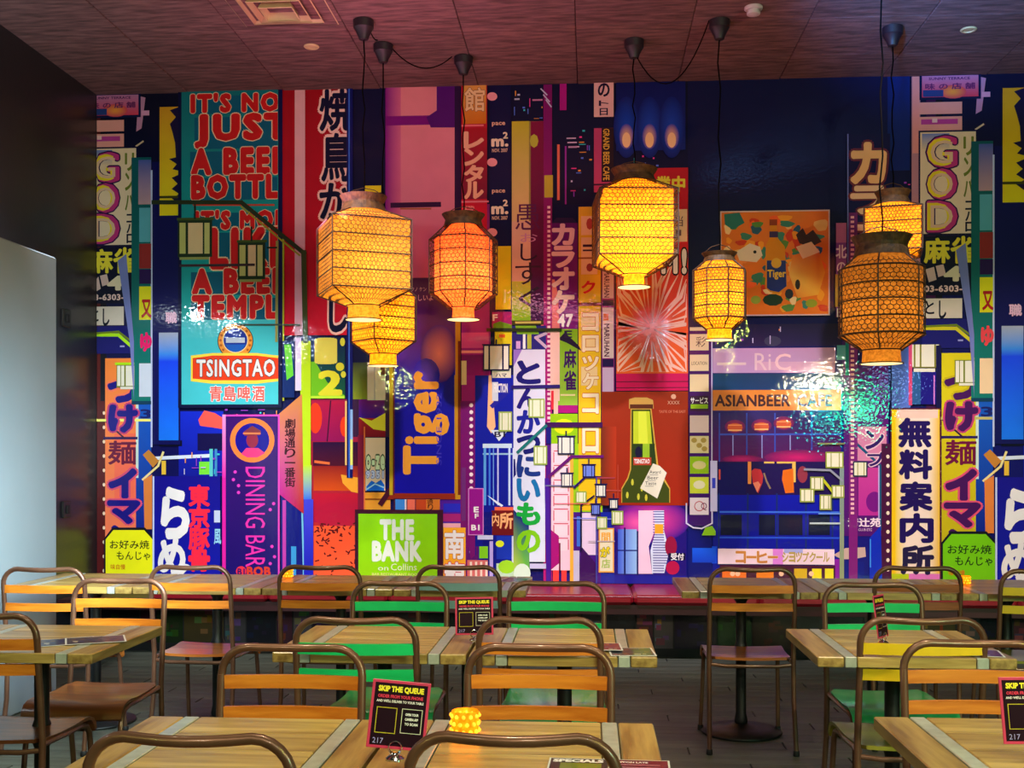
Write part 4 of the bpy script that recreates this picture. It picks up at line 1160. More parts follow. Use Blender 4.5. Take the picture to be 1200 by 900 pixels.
# ---- croquette column
s = S('printed_sign', 'yellow column of pale square panels with outlined katakana', 678, 243, 704, 578, (226, 190, 40), 8, (244, 190, 20))
for (a, b) in ((254, 276), (279, 302), (304, 322), (366, 388), (395, 412), (430, 452)): s.r(681, a, 700, b, (238, 206, 150))
s.r(678, 302, 704, 304, (150, 90, 40)); s.r(678, 355, 704, 359, (130, 60, 60)); s.r(680, 323, 703, 354, (240, 206, 50))
s.text('ク', (682, 330, 697, 344), (220, 30, 40), 0.04)
for ch, a, b in (('コ', 368, 388), ('ロ', 394, 412), ('ッ', 418, 434), ('ケ', 438, 456), ('コ', 462, 484), ('ロ', 500, 530)): s.text(ch, (683, a, 701, b), (246, 224, 190), 0.03, (200, 120, 30), up=0.03)
s.r(683, 287, 700, 290, (60, 30, 60)); s.r(683, 293, 700, 295, (60, 30, 60)); s.o(691, 314, 4, 5, (150, 60, 60), 8); s.o(691, 263, 4, 7, (180, 70, 60), 8)
s.done()
# ---- pachinko boards
s = S('printed_sign', 'narrow stack of white and purple boards with small sideways capitals', 705, 240, 720, 498, (130, 30, 120), 8, (150, 40, 140))
for (a, b, c) in ((246, 300, (170, 110, 160)), (304, 350, (222, 190, 200)), (361, 420, (226, 206, 210)), (431, 490, (210, 180, 220))):
    s.r(706, a, 719, b, c)
s.text('MARUHAN', (708, 318, 714, 349), (90, 30, 70), 0.02, rot=-1); s.text('MARUHAN', (708, 380, 714, 418), (90, 30, 70), 0.02, rot=-1); s.r(707, 368, 713, 376, (220, 110, 40)); s.r(706, 421, 719, 430, (30, 8, 80)); s.r(706, 352, 719, 359, (40, 10, 80)); s.r(706, 486, 719, 497, (90, 10, 140))
s.done()
s = S('printed_sign', 'small pale board with black letters under the ceiling', 696, 98, 719, 138, (236, 176, 176), 8)
s.text('の', (701, 99, 714, 114), (30, 10, 50), 0.03); s.text('ト', (702, 119, 713, 125), (40, 16, 60), 0.02); s.text('日', (703, 128, 712, 136), (40, 16, 60), 0.02)
s.done()
s = S('printed_sign', 'pink and black beer cafe strip with sideways gold letters', 696, 151, 719, 226, (190, 60, 110), 8)
s.r(705, 151, 719, 214, (40, 16, 30)); s.text('GRAND BEER CAFE', (707, 152, 714, 212), (226, 170, 60), 0.02, rot=-1); s.r(696, 216, 719, 218, (60, 20, 60))
s.done()
# ---- three glowing up-lights
s = S('printed_panel', 'dark blue panel with three printed cones of light', 722, 97, 803, 177, (2, 10, 90), 7, (6, 30, 120))
for u in (734, 761, 787): s.o(u, 150, 15, 36, (20, 66, 190), 24, (5, 24, 112)); s.o(u, 161, 8.5, 15, (250, 180, 130), 20, (60, 60, 170)); s.o(u, 165, 5, 9, (255, 200, 150), 16)
s.done()
# ---- red striped poster (its figure is left out)
s = S('printed_poster', 'red and white striped burst poster with a red strip of yellow letters on top', 722, 198, 806, 458, (214, 40, 50), 9)
s.r(722, 198, 806, 284, (190, 20, 40)); s.r(789, 246, 805, 284, (236, 206, 170)); s.text('当', (791, 254, 800, 266), (110, 80, 90), 0.01); s.r(792, 270, 798, 277, (110, 80, 90)); s.r(722, 198, 745, 206, (220, 200, 60))
s.r(722, 285, 806, 438, (212, 30, 44), (236, 100, 40))
cx_, cy_ = 764, 385
for i in range(54):
    a = 2 * PI * i / 54 + random.uniform(-0.02, 0.02); r0 = random.uniform(3, 30); r1 = random.uniform(70, 112)
    pts = []
    for (rr, ww) in ((r0, 0.2), ((r0 + r1) / 2, 1.5), (r1, 0.4)): pts.append((rr, ww))
    A_, B_ = [], []
    for (rr, ww) in pts:
        bend = 0.10 * math.sin(rr * 0.12 + i)
        x_, y_ = cx_ + rr * math.cos(a + bend) * 0.9, cy_ + rr * math.sin(a + bend); nx, ny = -math.sin(a), math.cos(a)
        x_ = min(804, max(724, x_)); y_ = min(436, max(287, y_))
        A_.append((x_ + nx * ww, y_ + ny * ww)); B_.append((x_ - nx * ww, y_ - ny * ww))
    s.p(A_ + B_[::-1], (246, 200, 180))
s.r(722, 438, 806, 458, (206, 10, 90)); s.r(722, 447, 806, 448, (100, 6, 50)); s.r(722, 454, 806, 455, (100, 6, 50))
s.text('営業中', (752, 208, 802, 226), (228, 214, 60), 0.04); s.text('M!', (776, 294, 803, 320), WH, 0.05, (20, 10, 30), up=0.06)
s.done()
# ---- bottle poster
s = S('printed_poster', 'rust red poster with a big green beer bottle wearing a white tag', 705, 459, 806, 592, (150, 44, 16), 10, (160, 32, 8))
s.h(704, 500, 722, 592, (110, 40, 20), (180, 50, 20)); s.p([(728, 589), (728, 572), (735, 560), (738, 550), (739, 478), (763, 478), (772, 552), (778, 560), (785, 572), (785, 589)], (206, 160, 60))
s.p([(729, 589), (729, 573), (736, 561), (739.5, 550), (740, 480), (762, 480), (770, 552), (776, 561), (784, 573), (784, 589)], (60, 70, 14)); s.p([(742, 482), (761, 482), (764, 520), (742, 520)], (190, 206, 40)); s.p([(748, 482), (757, 482), (759, 520), (748, 520)], (216, 226, 60)); s.r(741, 520, 767, 545, (40, 60, 20)); s.r(753, 520, 761, 540, (150, 190, 40)); s.o(748, 530, 4, 7, (20, 14, 50), 12); s.r(742, 536, 763, 545, (190, 60, 40)); s.text('TSINGTAO', (743, 538, 761, 543), WH, 0.03)
s.p([(737, 468), (744, 466), (758, 466), (765, 469), (766, 479), (737, 479)], (196, 150, 70)); s.r(738, 474, 765, 479, (90, 40, 20))
for (u, v) in ((741, 565), (752, 572), (748, 582), (735, 580), (757, 583)): s.o(u, v, 1.6, 4, (206, 200, 60), 8)
s.p([(765, 543), (773, 546), (781, 554), (770, 584), (750, 572)], (232, 222, 200))
for i, t_ in enumerate(('Award', 'Beer', 'Taste')): s.text(t_, (761 - i * 2.6, 551 + i * 6.6, 774 - i * 2.6, 555 + i * 6.6), (60, 50, 60), 0.0); s.r(761 - i * 2.6, 556.2 + i * 6.6, 771 - i * 2.6, 556.8 + i * 6.6, (130, 120, 120))
s.text('XXXX', (782, 470, 796, 474), (226, 170, 140), 0.0); s.text('TASTE OF THE EAST', (772, 481, 803, 484), (220, 130, 100), 0.0); s.o(789, 465, 3, 3, (226, 170, 140), 10)
s.done()
# ---- purple shop scene
s = S('printed_scene', 'purple shop window scene with a striped standing figure below the bottle poster', 720, 592, 804, 700, (30, 6, 120), 9)
s.o(762, 610, 46, 26, (250, 60, 150), 24, (60, 10, 140)); s.o(745, 612, 20, 16, (250, 90, 170), 16, (150, 20, 160))
s.h(724, 620, 746, 672, (60, 90, 220), (150, 190, 240)); s.r(731, 618, 733, 674, (10, 8, 90)); s.r(746, 622, 748, 674, (10, 8, 90)); s.r(724, 644, 746, 645.5, (20, 20, 120))
s.p([(748, 598), (766, 598), (768, 620), (760, 640), (764, 672), (748, 672)], (250, 200, 226))
s.p([(766, 598), (778, 598), (778, 622), (784, 645), (778, 672), (764, 672), (762, 645), (768, 622)], (220, 224, 246))
for v in range(599, 672, 3): s.r(765, v, 783 if 634 < v < 662 else 778, v + 1.1, (60, 40, 150))
s.r(767, 614, 777, 625, (244, 166, 40)); s.o(786, 640, 7, 12, (150, 10, 60), 16); s.r(783, 648, 803, 656, (16, 8, 60)); s.text('受付', (786, 648, 801, 656), WH, 0.02); s.o(788, 665, 8, 8, (180, 10, 70), 16); s.r(720, 674, 804, 700, (10, 10, 150))
s.done()
# ---- icon column
s = S('printed_sign', 'purple vertical strip of seven small square menu tiles', 807, 384, 834, 616, (70, 8, 90), 11, (60, 8, 110))
tl = [(384, 388, (230, 206, 160)), (392, 411, (230, 206, 160)), (416, 435, (230, 206, 160)), (439, 459, (232, 210, 160)), (464, 482, (60, 20, 60)), (487, 507, (226, 200, 190)), (511, 531, (222, 206, 150)), (535, 555, (150, 196, 20)), (559, 578, (210, 220, 60)), (583, 603, (236, 220, 230))]
for (a, b, c) in tl: s.r(808, a, 830, b, c)
s.text('彩', (815, 395, 826, 407), (90, 60, 60), 0.0); s.text('LOCATION', (810, 424, 828, 428), (90, 70, 60), 0.0); s.r(809, 474, 829, 479, (140, 190, 20)); s.text('サービス', (809, 466, 829, 473), WH, 0.02)
for (u, v) in ((813, 516), (824, 516), (819, 522), (825, 526)): s.o(u, v, 3.4, 3, (176, 150, 70), 10)
s.o(819, 545, 8, 5, (220, 210, 140), 12); s.o(819, 568, 7, 5, (236, 230, 190), 12); s.o(819, 593, 6, 6, (190, 60, 80), 16); s.o(819, 593, 5, 5, (236, 220, 230), 16); s.text('Q', (821, 589, 828, 598), (120, 30, 80), 0.0)
s.l([(804, 590), (804, 613), (812, 618), (822, 619), (834, 613), (834, 590)], 1.6, (220, 210, 246)); s.r(833, 395, 834.5, 600, (200, 180, 220)); s.r(832, 540, 840, 599, (206, 200, 240)); s.r(834, 560, 838, 572, (60, 70, 210)); s.p([(822, 627), (826, 618), (834, 616), (838, 622), (838, 627)], (140, 200, 30))
s.done()
# ---- fruit poster
s = S('printed_poster', 'orange fruit poster with a beer bottle in the middle, in a thin white border', 845, 249, 970, 369, (230, 120, 40), 10, (236, 120, 30), frame=(214, 190, 190), fw=1.5)
random.seed(11)
for i in range(80):
    u, v = random.uniform(850, 965), random.uniform(255, 362)
    c = random.choice([(250, 160, 40), (214, 60, 30), (240, 190, 110), (60, 130, 110), (250, 140, 60), (250, 100, 40), (90, 140, 60), (250, 214, 150), (40, 90, 120)])
    ru, rv = random.uniform(3, 9), random.uniform(3, 8); ph = random.uniform(0, PI)
    s.p([(min(969, max(846, u + ru * math.cos(t) * (1 + 0.25 * math.cos(3 * t + ph)))), min(368, max(250, v + rv * math.sin(t) * (1 + 0.2 * math.sin(2 * t + ph))))) for t in [2 * PI * k / 12 for k in range(12)]], c)
s.p([(928, 300), (958, 292), (966, 320), (958, 346), (934, 350), (924, 322)], [(240, 130, 40), (220, 80, 30), (250, 160, 40), (250, 180, 60), (244, 150, 50), (250, 190, 90)]); s.p([(862, 296), (878, 286), (890, 290), (893, 300), (886, 308), (866, 306)], (236, 214, 190)); s.o(884, 296, 2, 2, (20, 20, 40), 8); s.p([(848, 252), (866, 250), (872, 262), (858, 270), (849, 264)], (40, 120, 110)); s.p([(932, 276), (940, 268), (944, 276), (952, 270), (962, 284), (950, 290), (936, 286)], (60, 30, 40)); s.p([(932, 290), (950, 284), (960, 296), (940, 304)], (244, 200, 160))
s.p([(896, 338), (897, 288), (901, 280), (902, 262), (909, 262), (911, 280), (919, 290), (922, 336), (912, 345), (902, 343)], (226, 140, 20)); s.p([(898, 338), (898, 306), (920, 306), (921, 336), (912, 343), (902, 341)], (30, 50, 130)); s.r(901, 258, 910, 265, (150, 60, 30)); s.r(901, 272, 911, 279, (60, 40, 90)); s.o(909, 309, 6, 6, (236, 180, 60), 14)
s.text('Tiger', (899, 317, 920, 328), (246, 200, 60), 0.03)
for (u, v, ru, rv, c) in ((905, 352, 12, 7, (30, 60, 40)), (885, 352, 6, 5, (150, 170, 60)), (924, 345, 5, 6, (40, 50, 60)), (950, 356, 7, 5, (150, 160, 40)), (858, 356, 7, 6, (130, 150, 60)), (934, 334, 3, 6, (40, 40, 40))): s.o(u, v, ru, rv, c, 10)
s.done()
# ---- facade right of centre
s = S('printed_facade', 'dark street facade with lit windows and a long pale script sign', 835, 380, 992, 700, (16, 20, 90), 5, (6, 16, 150))
s.r(835, 380, 985, 406, (30, 24, 60), (40, 30, 80)); s.r(835, 408, 978, 437, (196, 150, 190), (186, 150, 190)); s.r(840, 425, 874, 428, (220, 196, 190)); s.r(885, 424, 975, 434, (214, 166, 190)); s.text('Ri', (884, 414, 903, 434), (230, 196, 200), 0.0); s.text('C', (908, 415, 926, 434), (244, 200, 200), 0.01)
s.r(835, 438, 985, 457, (10, 60, 96), (10, 60, 110)); s.r(835, 457, 985, 481, (226, 134, 50), (232, 140, 60)); s.text('ASIANBEER', (838, 463, 925, 476), (70, 34, 40), 0.03); s.text('CAFE', (934, 463, 974, 476), (70, 34, 40), 0.03)
s.r(835, 482, 985, 541, (40, 24, 100), (90, 10, 90)); s.r(842, 508, 985, 510, (60, 80, 190))
for u in (842, 874, 907, 950): s.r(u, 484, u + 1.6, 541, (50, 70, 180))
for u in (858, 892, 925): s.r(u, 510, u + 1.2, 538, (150, 150, 220))
for (u, v) in ((861, 500), (892, 499), (918, 496)): s.o(u, v, 12, 8, (190, 40, 70), 16, (110, 20, 90)); s.o(u, v + 1, 9, 5, (220, 90, 50), 14); s.r(u - 8, v + 3.4, u + 8, v + 5, (255, 190, 120)); s.r(u - 8, v - 2.4, u + 8, v - 1, (250, 150, 90))
s.o(935, 536, 40, 9, (210, 20, 110), 18, (110, 10, 90)); s.o(870, 538, 24, 5, (200, 20, 110), 14, (110, 10, 90)); s.o(905, 400, 10, 6, (60, 60, 90), 12)
s.r(840, 541, 985, 580, (30, 4, 80)); s.r(842, 543, 874, 579, (14, 4, 90)); s.r(876, 541, 880, 567, (250, 150, 70)); s.r(895, 541, 907, 543, (250, 190, 90)); s.r(910, 541, 932, 543, (250, 190, 90)); s.r(928, 541, 932, 565, (250, 190, 90)); s.p([(880, 552), (884, 549), (891, 550), (894, 558), (893, 566), (888, 578), (882, 566)], (206, 50, 60)); s.p([(882, 566), (888, 564), (891, 568), (887, 577)], (255, 140, 110)); s.p([(917, 551), (929, 549), (930, 577), (920, 578), (916, 562)], (236, 110, 20)); s.r(842, 550, 844, 562, (220, 80, 60)); s.l([(895, 555), (898, 564), (902, 572)], 2, (150, 120, 90)); s.o(940, 556, 6, 10, (150, 50, 70), 12)
s.r(840, 580, 985, 678, (8, 14, 170), (6, 10, 140))
for u in (841, 875, 909, 943, 974): s.r(u, 578, u + 2, 662, (20, 40, 110))
for (a, b) in ((844, 869), (889, 908), (912, 940), (947, 972)): s.r(a, 603, b, 627, (3, 6, 50))
s.r(843, 599, 985, 601, (60, 110, 230)); s.r(843, 629, 985, 631, (40, 80, 210)); s.r(810, 640, 840, 660, (10, 70, 220)); s.r(818, 630, 820, 660, (20, 50, 160)); s.r(826, 605, 828, 640, (40, 90, 200)); s.r(806, 617, 834, 676, (6, 12, 110)); s.r(811, 642, 838, 659, (20, 90, 230), (14, 60, 200))
s.done()
s = S('printed_sign', 'long pale pink coffee shop sign with gold katakana over the warm shop windows', 841, 643, 977, 661, (244, 214, 226), 9)
s.r(905, 643, 917, 661, (226, 130, 220)); s.r(918, 643, 940, 648, (170, 170, 226))
for i, ch in enumerate('コーヒー'): s.text(ch, (862 + i * 12.5, 646, 873 + i * 12.5, 659), (206, 130, 60), 0.04, (250, 220, 200), up=0.02)
for i, ch in enumerate('ショップクール'): s.text(ch, (916 + i * 8, 647, 923 + i * 8, 658), (190, 160, 80), 0.03)
s.done()
s = S('printed_scene', 'warm orange and yellow shop window under the coffee shop sign', 843, 662, 978, 700, (70, 10, 50), 8)
for (a, b, c) in ((846, 874, (240, 110, 30)), (886, 906, (244, 130, 30)), (951, 962, (244, 226, 30)), (966, 976, (240, 226, 40)), (930, 945, (220, 180, 30))): s.r(a, 666, b, 700, c)
for u in (858, 864, 915, 950): s.o(u, 672, 3, 3, (255, 200, 160), 10)
s.done()
# ---- right karaoke column with dotted edge
s = S('printed_sign', 'navy karaoke column with large pale katakana, at the right behind the dim lantern', 993, 158, 1042, 420, (10, 8, 66), 8, (20, 10, 90))
s.r(992, 158, 993.5, 400, (110, 120, 200)); s.text('カ', (998, 170, 1036, 214), (250, 190, 130), 0.05, (110, 40, 60), up=0.05); s.text('ラ', (998, 220, 1036, 250), (250, 200, 160), 0.05, (110, 40, 60), up=0.05); s.text('オ', (998, 258, 1036, 292), (250, 200, 160), 0.05, (110, 40, 60)); s.text('ケ', (998, 300, 1036, 334), (250, 200, 160), 0.05, (110, 40, 60))
s.done()
s = S('printed_strip', None, 994, 250, 1004, 680, (110, 30, 110), 9, (130, 20, 120))
v = 254
while v < 600: s.r(996, v, 1000, v + 2.8, (250, 180, 190)); v += 5.4
s.done()
s = S('printed_sign', 'narrow pale strip with dark kanji left of the karaoke column', 979, 262, 991, 372, (130, 70, 150), 8); s.r(979, 262, 991, 285, (190, 120, 160)); s.text('北', (979, 288, 991, 303), WH, 0.03); s.text('の', (980, 308, 990, 320), WH, 0.02); s.r(978, 322, 991, 360, (190, 150, 60)); s.text('日', (980, 362, 990, 372), WH, 0.0); s.done()
s = S('printed_sign', 'purple column with outlined katakana and a white club name at its foot', 988, 428, 1040, 628, (90, 10, 120), 8, (80, 6, 110))
s.r(1003, 500, 1038, 540, (216, 130, 170)); s.r(1005, 548, 1034, 604, (200, 60, 150), (190, 40, 150)); s.o(1024, 588, 10, 12, (120, 10, 130), 18); s.text('ン', (1014, 505, 1034, 526), (50, 20, 100), 0.03, (236, 190, 210)); s.text('プ', (1016, 530, 1036, 546), (50, 20, 100), 0.03, (236, 190, 210)); s.l([(1002, 519), (1031, 546), (1031, 620)], 3, (20, 80, 120)); s.l([(1029, 546), (1029, 610)], 1.5, (190, 170, 230))
s.text('清辻苑', (993, 607, 1031, 617), (250, 220, 236), 0.03); s.text('CLUB ETC', (1005, 619, 1021, 622), (230, 180, 220), 0.0)
s.r(986, 400, 1003, 430, (60, 30, 110)); s.r(980, 405, 991, 422, (90, 170, 180)); s.r(990, 400, 995, 440, (20, 130, 130))
for v in range(436, 605, 6): s.r(996.5, v, 1000, v + 3, (250, 190, 230))
s.done()
s = S('printed_sign', 'blue framed window and pink edged board right of the glowing teal spot', 1044, 300, 1066, 478, (20, 60, 150), 7, (90, 120, 210)); s.r(1064, 250, 1068, 475, (220, 70, 120)); s.r(1078, 436, 1096, 474, (24, 12, 130)); s.r(1096, 405, 1102, 478, (14, 8, 70)); s.r(1068, 436, 1078, 474, (40, 90, 150)); s.r(1093, 440, 1094.5, 474, (220, 130, 220)); s.done()
s = S('printed_sign', 'tall yellow information sign with five big dark kanji', 1044, 480, 1100, 700, (244, 206, 10), 9, (250, 200, 20), frame=(90, 20, 40), fw=1.5)
s.r(1050, 480, 1098, 492, (246, 206, 190)); s.h(1048, 490, 1060, 672, (250, 210, 40), (252, 226, 200)); s.h(1060, 490, 1088, 672, (252, 226, 210), (252, 226, 210)); s.h(1088, 490, 1100, 672, (252, 226, 200), (246, 190, 30)); s.r(1044, 672, 1064, 700, (190, 206, 20)); s.r(1064, 672, 1100, 700, (230, 120, 200))
for i, ch in enumerate('無料案内所'): s.text(ch, (1053 + i * 0.7, 491 + i * 37.2, 1089 + i * 0.7, 523 + i * 37.2), (30, 6, 90) if i < 4 else (34, 20, 70), 0.045)
s.done()
s = S('printed_strip', None, 1032, 520, 1043, 700, (70, 6, 60), 9)
for i in range(13): s.o(1039.5, 535 + i * 11, 2, 2.4, (250, 220, 200), 8)
s.p([(1018, 630), (1031, 616), (1033, 700), (1018, 700)], (10, 40, 190)); s.l([(1019, 632), (1019, 664)], 1.5, (60, 140, 240))
s.done()
s = S('printed_scene', None, 985, 628, 1018, 700, (16, 10, 120), 7); s.p([(976, 650), (990, 642), (1013, 641), (1014, 652), (1000, 655), (985, 655)], (206, 170, 160)); s.r(975, 655, 985, 690, (140, 20, 160)); s.r(990, 658, 1012, 700, (10, 14, 130)); s.done()
# ---- printed post with lamps right of centre
s = S('printed_street_lamp', 'pale lamp post with a cluster of five white box lamps near the coffee shop', 983, 546, 988, 700, (130, 150, 150), 11, (150, 160, 110))
s.l([(942, 550), (972, 551), (986, 563)], 2.5, (150, 150, 170)); s.l([(958, 520), (988, 520)], 2, (130, 130, 90)); s.r(948, 612, 984, 614, (190, 200, 210)); s.r(958, 601, 984, 602.5, (110, 150, 220)); s.l([(962, 560), (978, 580)], 3, (200, 200, 30))
for (a, b, c, d) in ((968, 531, 986, 547), (950, 560, 963, 573), (938, 574, 952, 587), (961, 581, 972, 596), (975, 570, 987, 582), (1000, 542, 1014, 557)):
    s.r(a - 1.5, b - 1.5, c + 1.5, d + 1.5, (150, 160, 60) if a < 990 else (40, 50, 80)); s.r(a, b, c, d, (240, 232, 200)); s.r(a + (c - a) * 0.25, b, a + (c - a) * 0.25 + 1, d, (150, 150, 70)); s.r(a + (c - a) * 0.78, b, a + (c - a) * 0.78 + 1, d, (150, 150, 70))
s.done()
# ---- magenta wall and bulbs
s = S('printed_wall', 'magenta wall strip with a column of round white bulbs', 541, 384, 575, 690, (150, 20, 130), 6, (190, 20, 130))
s.r(541, 390, 573, 408, (206, 70, 150)); s.r(541, 411, 570, 414, (236, 150, 150)); s.r(541, 416, 573, 440, (110, 6, 100), (150, 10, 120)); s.r(541, 423, 547, 451, (226, 200, 150)); s.r(540, 470, 557, 690, (120, 6, 110)); s.r(541, 240, 574, 385, (130, 30, 110), (150, 30, 130))
for i in range(16): s.o(552.5, 475 + i * 8.1, 2.3, 2.4, (255, 226, 240), 10)
s.done()
s = S('printed_sign', 'small purple sign reading E and B1 beside the bulbs', 550, 573, 566, 626, (150, 10, 140), 8, frame=(220, 130, 210), fw=1)
s.text('E', (556, 594, 561, 600), WH, 0.04); s.text('B1', (553, 615, 562, 621), WH, 0.04); s.text('F', (557, 602, 561, 607), WH, 0.03)
s.done()
s = S('printed_building', 'blue glass building front with a white arrow sign reading B1', 557, 440, 606, 690, (10, 24, 170), 7, (8, 14, 130))
s.p([(573, 440), (576, 440), (581, 500), (576, 508), (571, 500)], (250, 190, 140)); s.l([(577, 476), (603, 452), (606, 452)], 5, (30, 30, 160)); s.r(577, 448, 584, 470, (210, 214, 230)); s.text('FRICTION', (579, 450, 595, 460), WH, 0.03); s.p([(575, 504), (596, 504), (585, 517)], (220, 226, 240)); s.text('B1', (580, 506, 592, 512), (30, 20, 60), 0.02); s.r(566, 520, 600, 525, (200, 220, 240)); s.r(566, 531, 604, 533, (150, 190, 220))
for (u, w_, c) in ((567, 3, (90, 160, 230)), (573, 2, (60, 120, 230)), (583, 1.6, (200, 200, 250)), (596, 2.4, (200, 214, 250)), (601, 4, (220, 226, 250)), (578, 1, (110, 160, 240))): s.r(u, 525, u + w_, 592, c)
s.p([(571, 580), (590, 592), (588, 594), (582, 590)], (226, 230, 246)); s.r(580, 594, 603, 598, (240, 100, 70)); s.r(576, 598, 604, 627, (110, 10, 20)); s.text('所', (586, 601, 601, 619), (250, 180, 120), 0.03, (150, 30, 20), up=0.02); s.text('内', (577, 602, 585, 616), (250, 180, 120), 0.02)
s.r(566, 600, 577, 690, (8, 10, 120)); s.r(582, 628, 604, 655, (20, 50, 180)); s.o(586, 637, 5, 4, (226, 240, 40), 10); s.r(600, 628, 604, 660, (220, 226, 246)); s.r(560, 627, 578, 632, (206, 206, 240)); s.r(574, 634, 578, 690, (190, 170, 240)); s.p([(549, 640), (552, 655), (558, 650), (558, 640), (561, 640), (561, 655), (553, 660), (547, 655)], (90, 10, 110)); s.r(562, 640, 572, 654, (130, 210, 30)); s.r(548, 656, 572, 690, (220, 110, 110))
for u in (551, 557, 563, 569): s.r(u, 658, u + 2.5, 690, (250, 226, 210))
s.r(582, 660, 606, 690, (190, 220, 190)); s.o(594, 664, 10, 8, (160, 220, 40), 12)
s.done()
s = S('printed_sign', 'tall white banner spelling a cutlet dish in blue and green hiragana', 602, 410, 639, 658, (214, 206, 230), 9, (222, 228, 246))
s.p([(602, 410), (612, 410), (602, 430)], (150, 110, 200))
for (ch, a, b, c) in (('と', 424, 449, (24, 14, 110)), ('ん', 456, 478, (30, 14, 120)), ('か', 482, 507, (24, 30, 150)), ('つ', 511, 531, (20, 20, 110)), ('に', 534, 558, (24, 50, 130)), ('い', 562, 586, (20, 110, 170)), ('も', 590, 614, (20, 170, 60)), ('の', 622, 646, (130, 206, 20))):
    s.text(ch, (607, a, 632, b), c, 0.05)
s.p([(602, 560), (602, 538), (604, 538), (605, 556)], (20, 20, 110)); s.p([(602, 597), (620, 615), (621, 690), (602, 690)], [(10, 10, 110), (10, 10, 130), (120, 210, 40), (200, 230, 60)]); s.o(612, 672, 10, 12, (220, 240, 220), 14); s.r(621, 660, 640, 666, (206, 200, 240))
s.done()
s = S('printed_sign', 'pink and white striped column of bracket-edged boards', 645, 520, 671, 668, (250, 206, 214), 8, (250, 200, 220))
for v in range(530, 640, 17): s.r(650, v, 665, v + 13, (250, 214, 226)); s.r(649, v - 2, 666, v - 1, (200, 30, 70)); s.r(648.6, v, 649.6, v + 12, (200, 30, 70)); s.r(665.6, v, 666.6, v + 12, (200, 30, 70))
s.r(668, 520, 672, 690, (250, 176, 60)); s.p([(645, 620), (655, 628), (655, 660), (645, 668)], (170, 10, 120)); s.r(648, 668, 655, 690, (250, 60, 60)); s.r(658, 668, 664, 690, (250, 60, 60)); s.r(655, 636, 657, 668, (110, 20, 60)); s.r(640, 520, 646, 690, (80, 10, 130))
s.done()
s = S('printed_sign', 'green and yellow strip behind the small box lamps', 672, 520, 706, 600, (160, 206, 20), 7, (150, 200, 20)); s.r(679, 520, 704, 598, (250, 200, 20), (250, 190, 20)); s.p([(682, 560), (696, 570), (702, 580), (682, 576)], (244, 230, 20)); s.r(672, 600, 704, 690, (70, 10, 130)); s.r(682, 601, 700, 650, (236, 206, 236)); s.p([(682, 641), (700, 662), (700, 690), (676, 690)], (60, 6, 90)); s.r(704, 600, 720, 690, (14, 30, 160)); s.r(702, 510, 706, 560, (160, 40, 60)); s.r(676, 605, 681, 640, (60, 110, 220)); s.r(672, 645, 679, 690, (200, 190, 220)); s.done()
s = S('printed_sign', 'small orange edged sign with one yellow hiragana among the box lamps', 703, 620, 718, 669, (236, 224, 190), 10, frame=(244, 166, 60), fw=1.5)
s.text('が', (704, 641, 714, 652), (232, 206, 30), 0.05, (60, 90, 60), up=0.04); s.text('間', (705, 624, 715, 635), (244, 170, 60), 0.02); s.text('店', (705, 655, 715, 665), (170, 196, 90), 0.02)
s.done()
# ---- cluster of printed box lamps and brackets
s = S('printed_street_lamp', 'cluster of printed street lamp brackets and white box lamps left of the bottle poster', 640, 495, 646, 520, (24, 14, 120), 12)
P1 = (60, 10, 100)
s.l([(572, 387), (657, 387)], 4, (40, 50, 20)); s.l([(601, 454), (655, 453)], 4, (40, 20, 110)); s.l([(641, 498), (704, 498)], 6, (60, 8, 80)); s.l([(640, 499), (607, 530)], 3.5, (20, 110, 110)); s.l([(643, 562), (644, 558), (670, 535), (706, 535)], 3.5, (100, 10, 110)); s.l([(641, 562), (643, 690)], 5, (70, 20, 150)); s.l([(704, 559), (686, 559), (673, 571)], 2.6, (40, 10, 90)); s.l([(640, 569), (673, 569)], 1.6, (110, 110, 150)); s.l([(696, 581), (681, 592), (681, 645)], 2, (20, 10, 60)); s.l([(700, 560), (720, 560)], 1.6, (170, 60, 70)); s.l([(698, 574), (728, 575)], 1.6, (190, 70, 60)); s.l([(650, 590), (700, 590)], 1, (220, 60, 90)); s.l([(672, 607), (720, 608)], 1.2, (130, 130, 220)); s.l([(690, 634), (720, 634)], 1.2, (190, 170, 180)); s.l([(699, 560), (699, 690)], 1.6, (60, 60, 160)); s.l([(724, 545), (724, 590)], 1.4, (180, 60, 40))
lamps = [(568, 406, 596, 433, 0), (586, 484, 599, 504, 1), (621, 469, 637, 488, 1), (627, 524, 640, 543, 1), (655, 513, 672, 531, 0), (659, 556, 670, 569, 0), (684, 546, 696, 558, 2), (699, 569, 709, 581, 0), (676, 577, 686, 588, 1), (694, 592, 702, 602, 2), (715, 586, 723, 595, 0), (718, 600, 729, 613, 1), (701, 607, 710, 618, 1)]
for (a, b, c, d, t_) in lamps:
    fr_ = ((20, 20, 70), (150, 170, 70), (20, 10, 70))[t_]; ins = ((232, 226, 214), (232, 230, 200), (110, 130, 220))[t_]
    s.r(a - 1.4, b - 1.6, c + 1.4, d + 1.6, fr_); w_ = c - a
    s.r(a, b, a + w_ * 0.17, d, ins); s.r(a + w_ * 0.24, b, a + w_ * 0.74, d, ins); s.r(a + w_ * 0.81, b, c, d, ins)
    if t_ != 1: s.r(a - 2.5, b - 2.4, c + 2.5, b - 1, fr_); s.r((a + c) / 2 - 0.8, b - 8, (a + c) / 2 + 0.8, b - 2, fr_)
s.done()


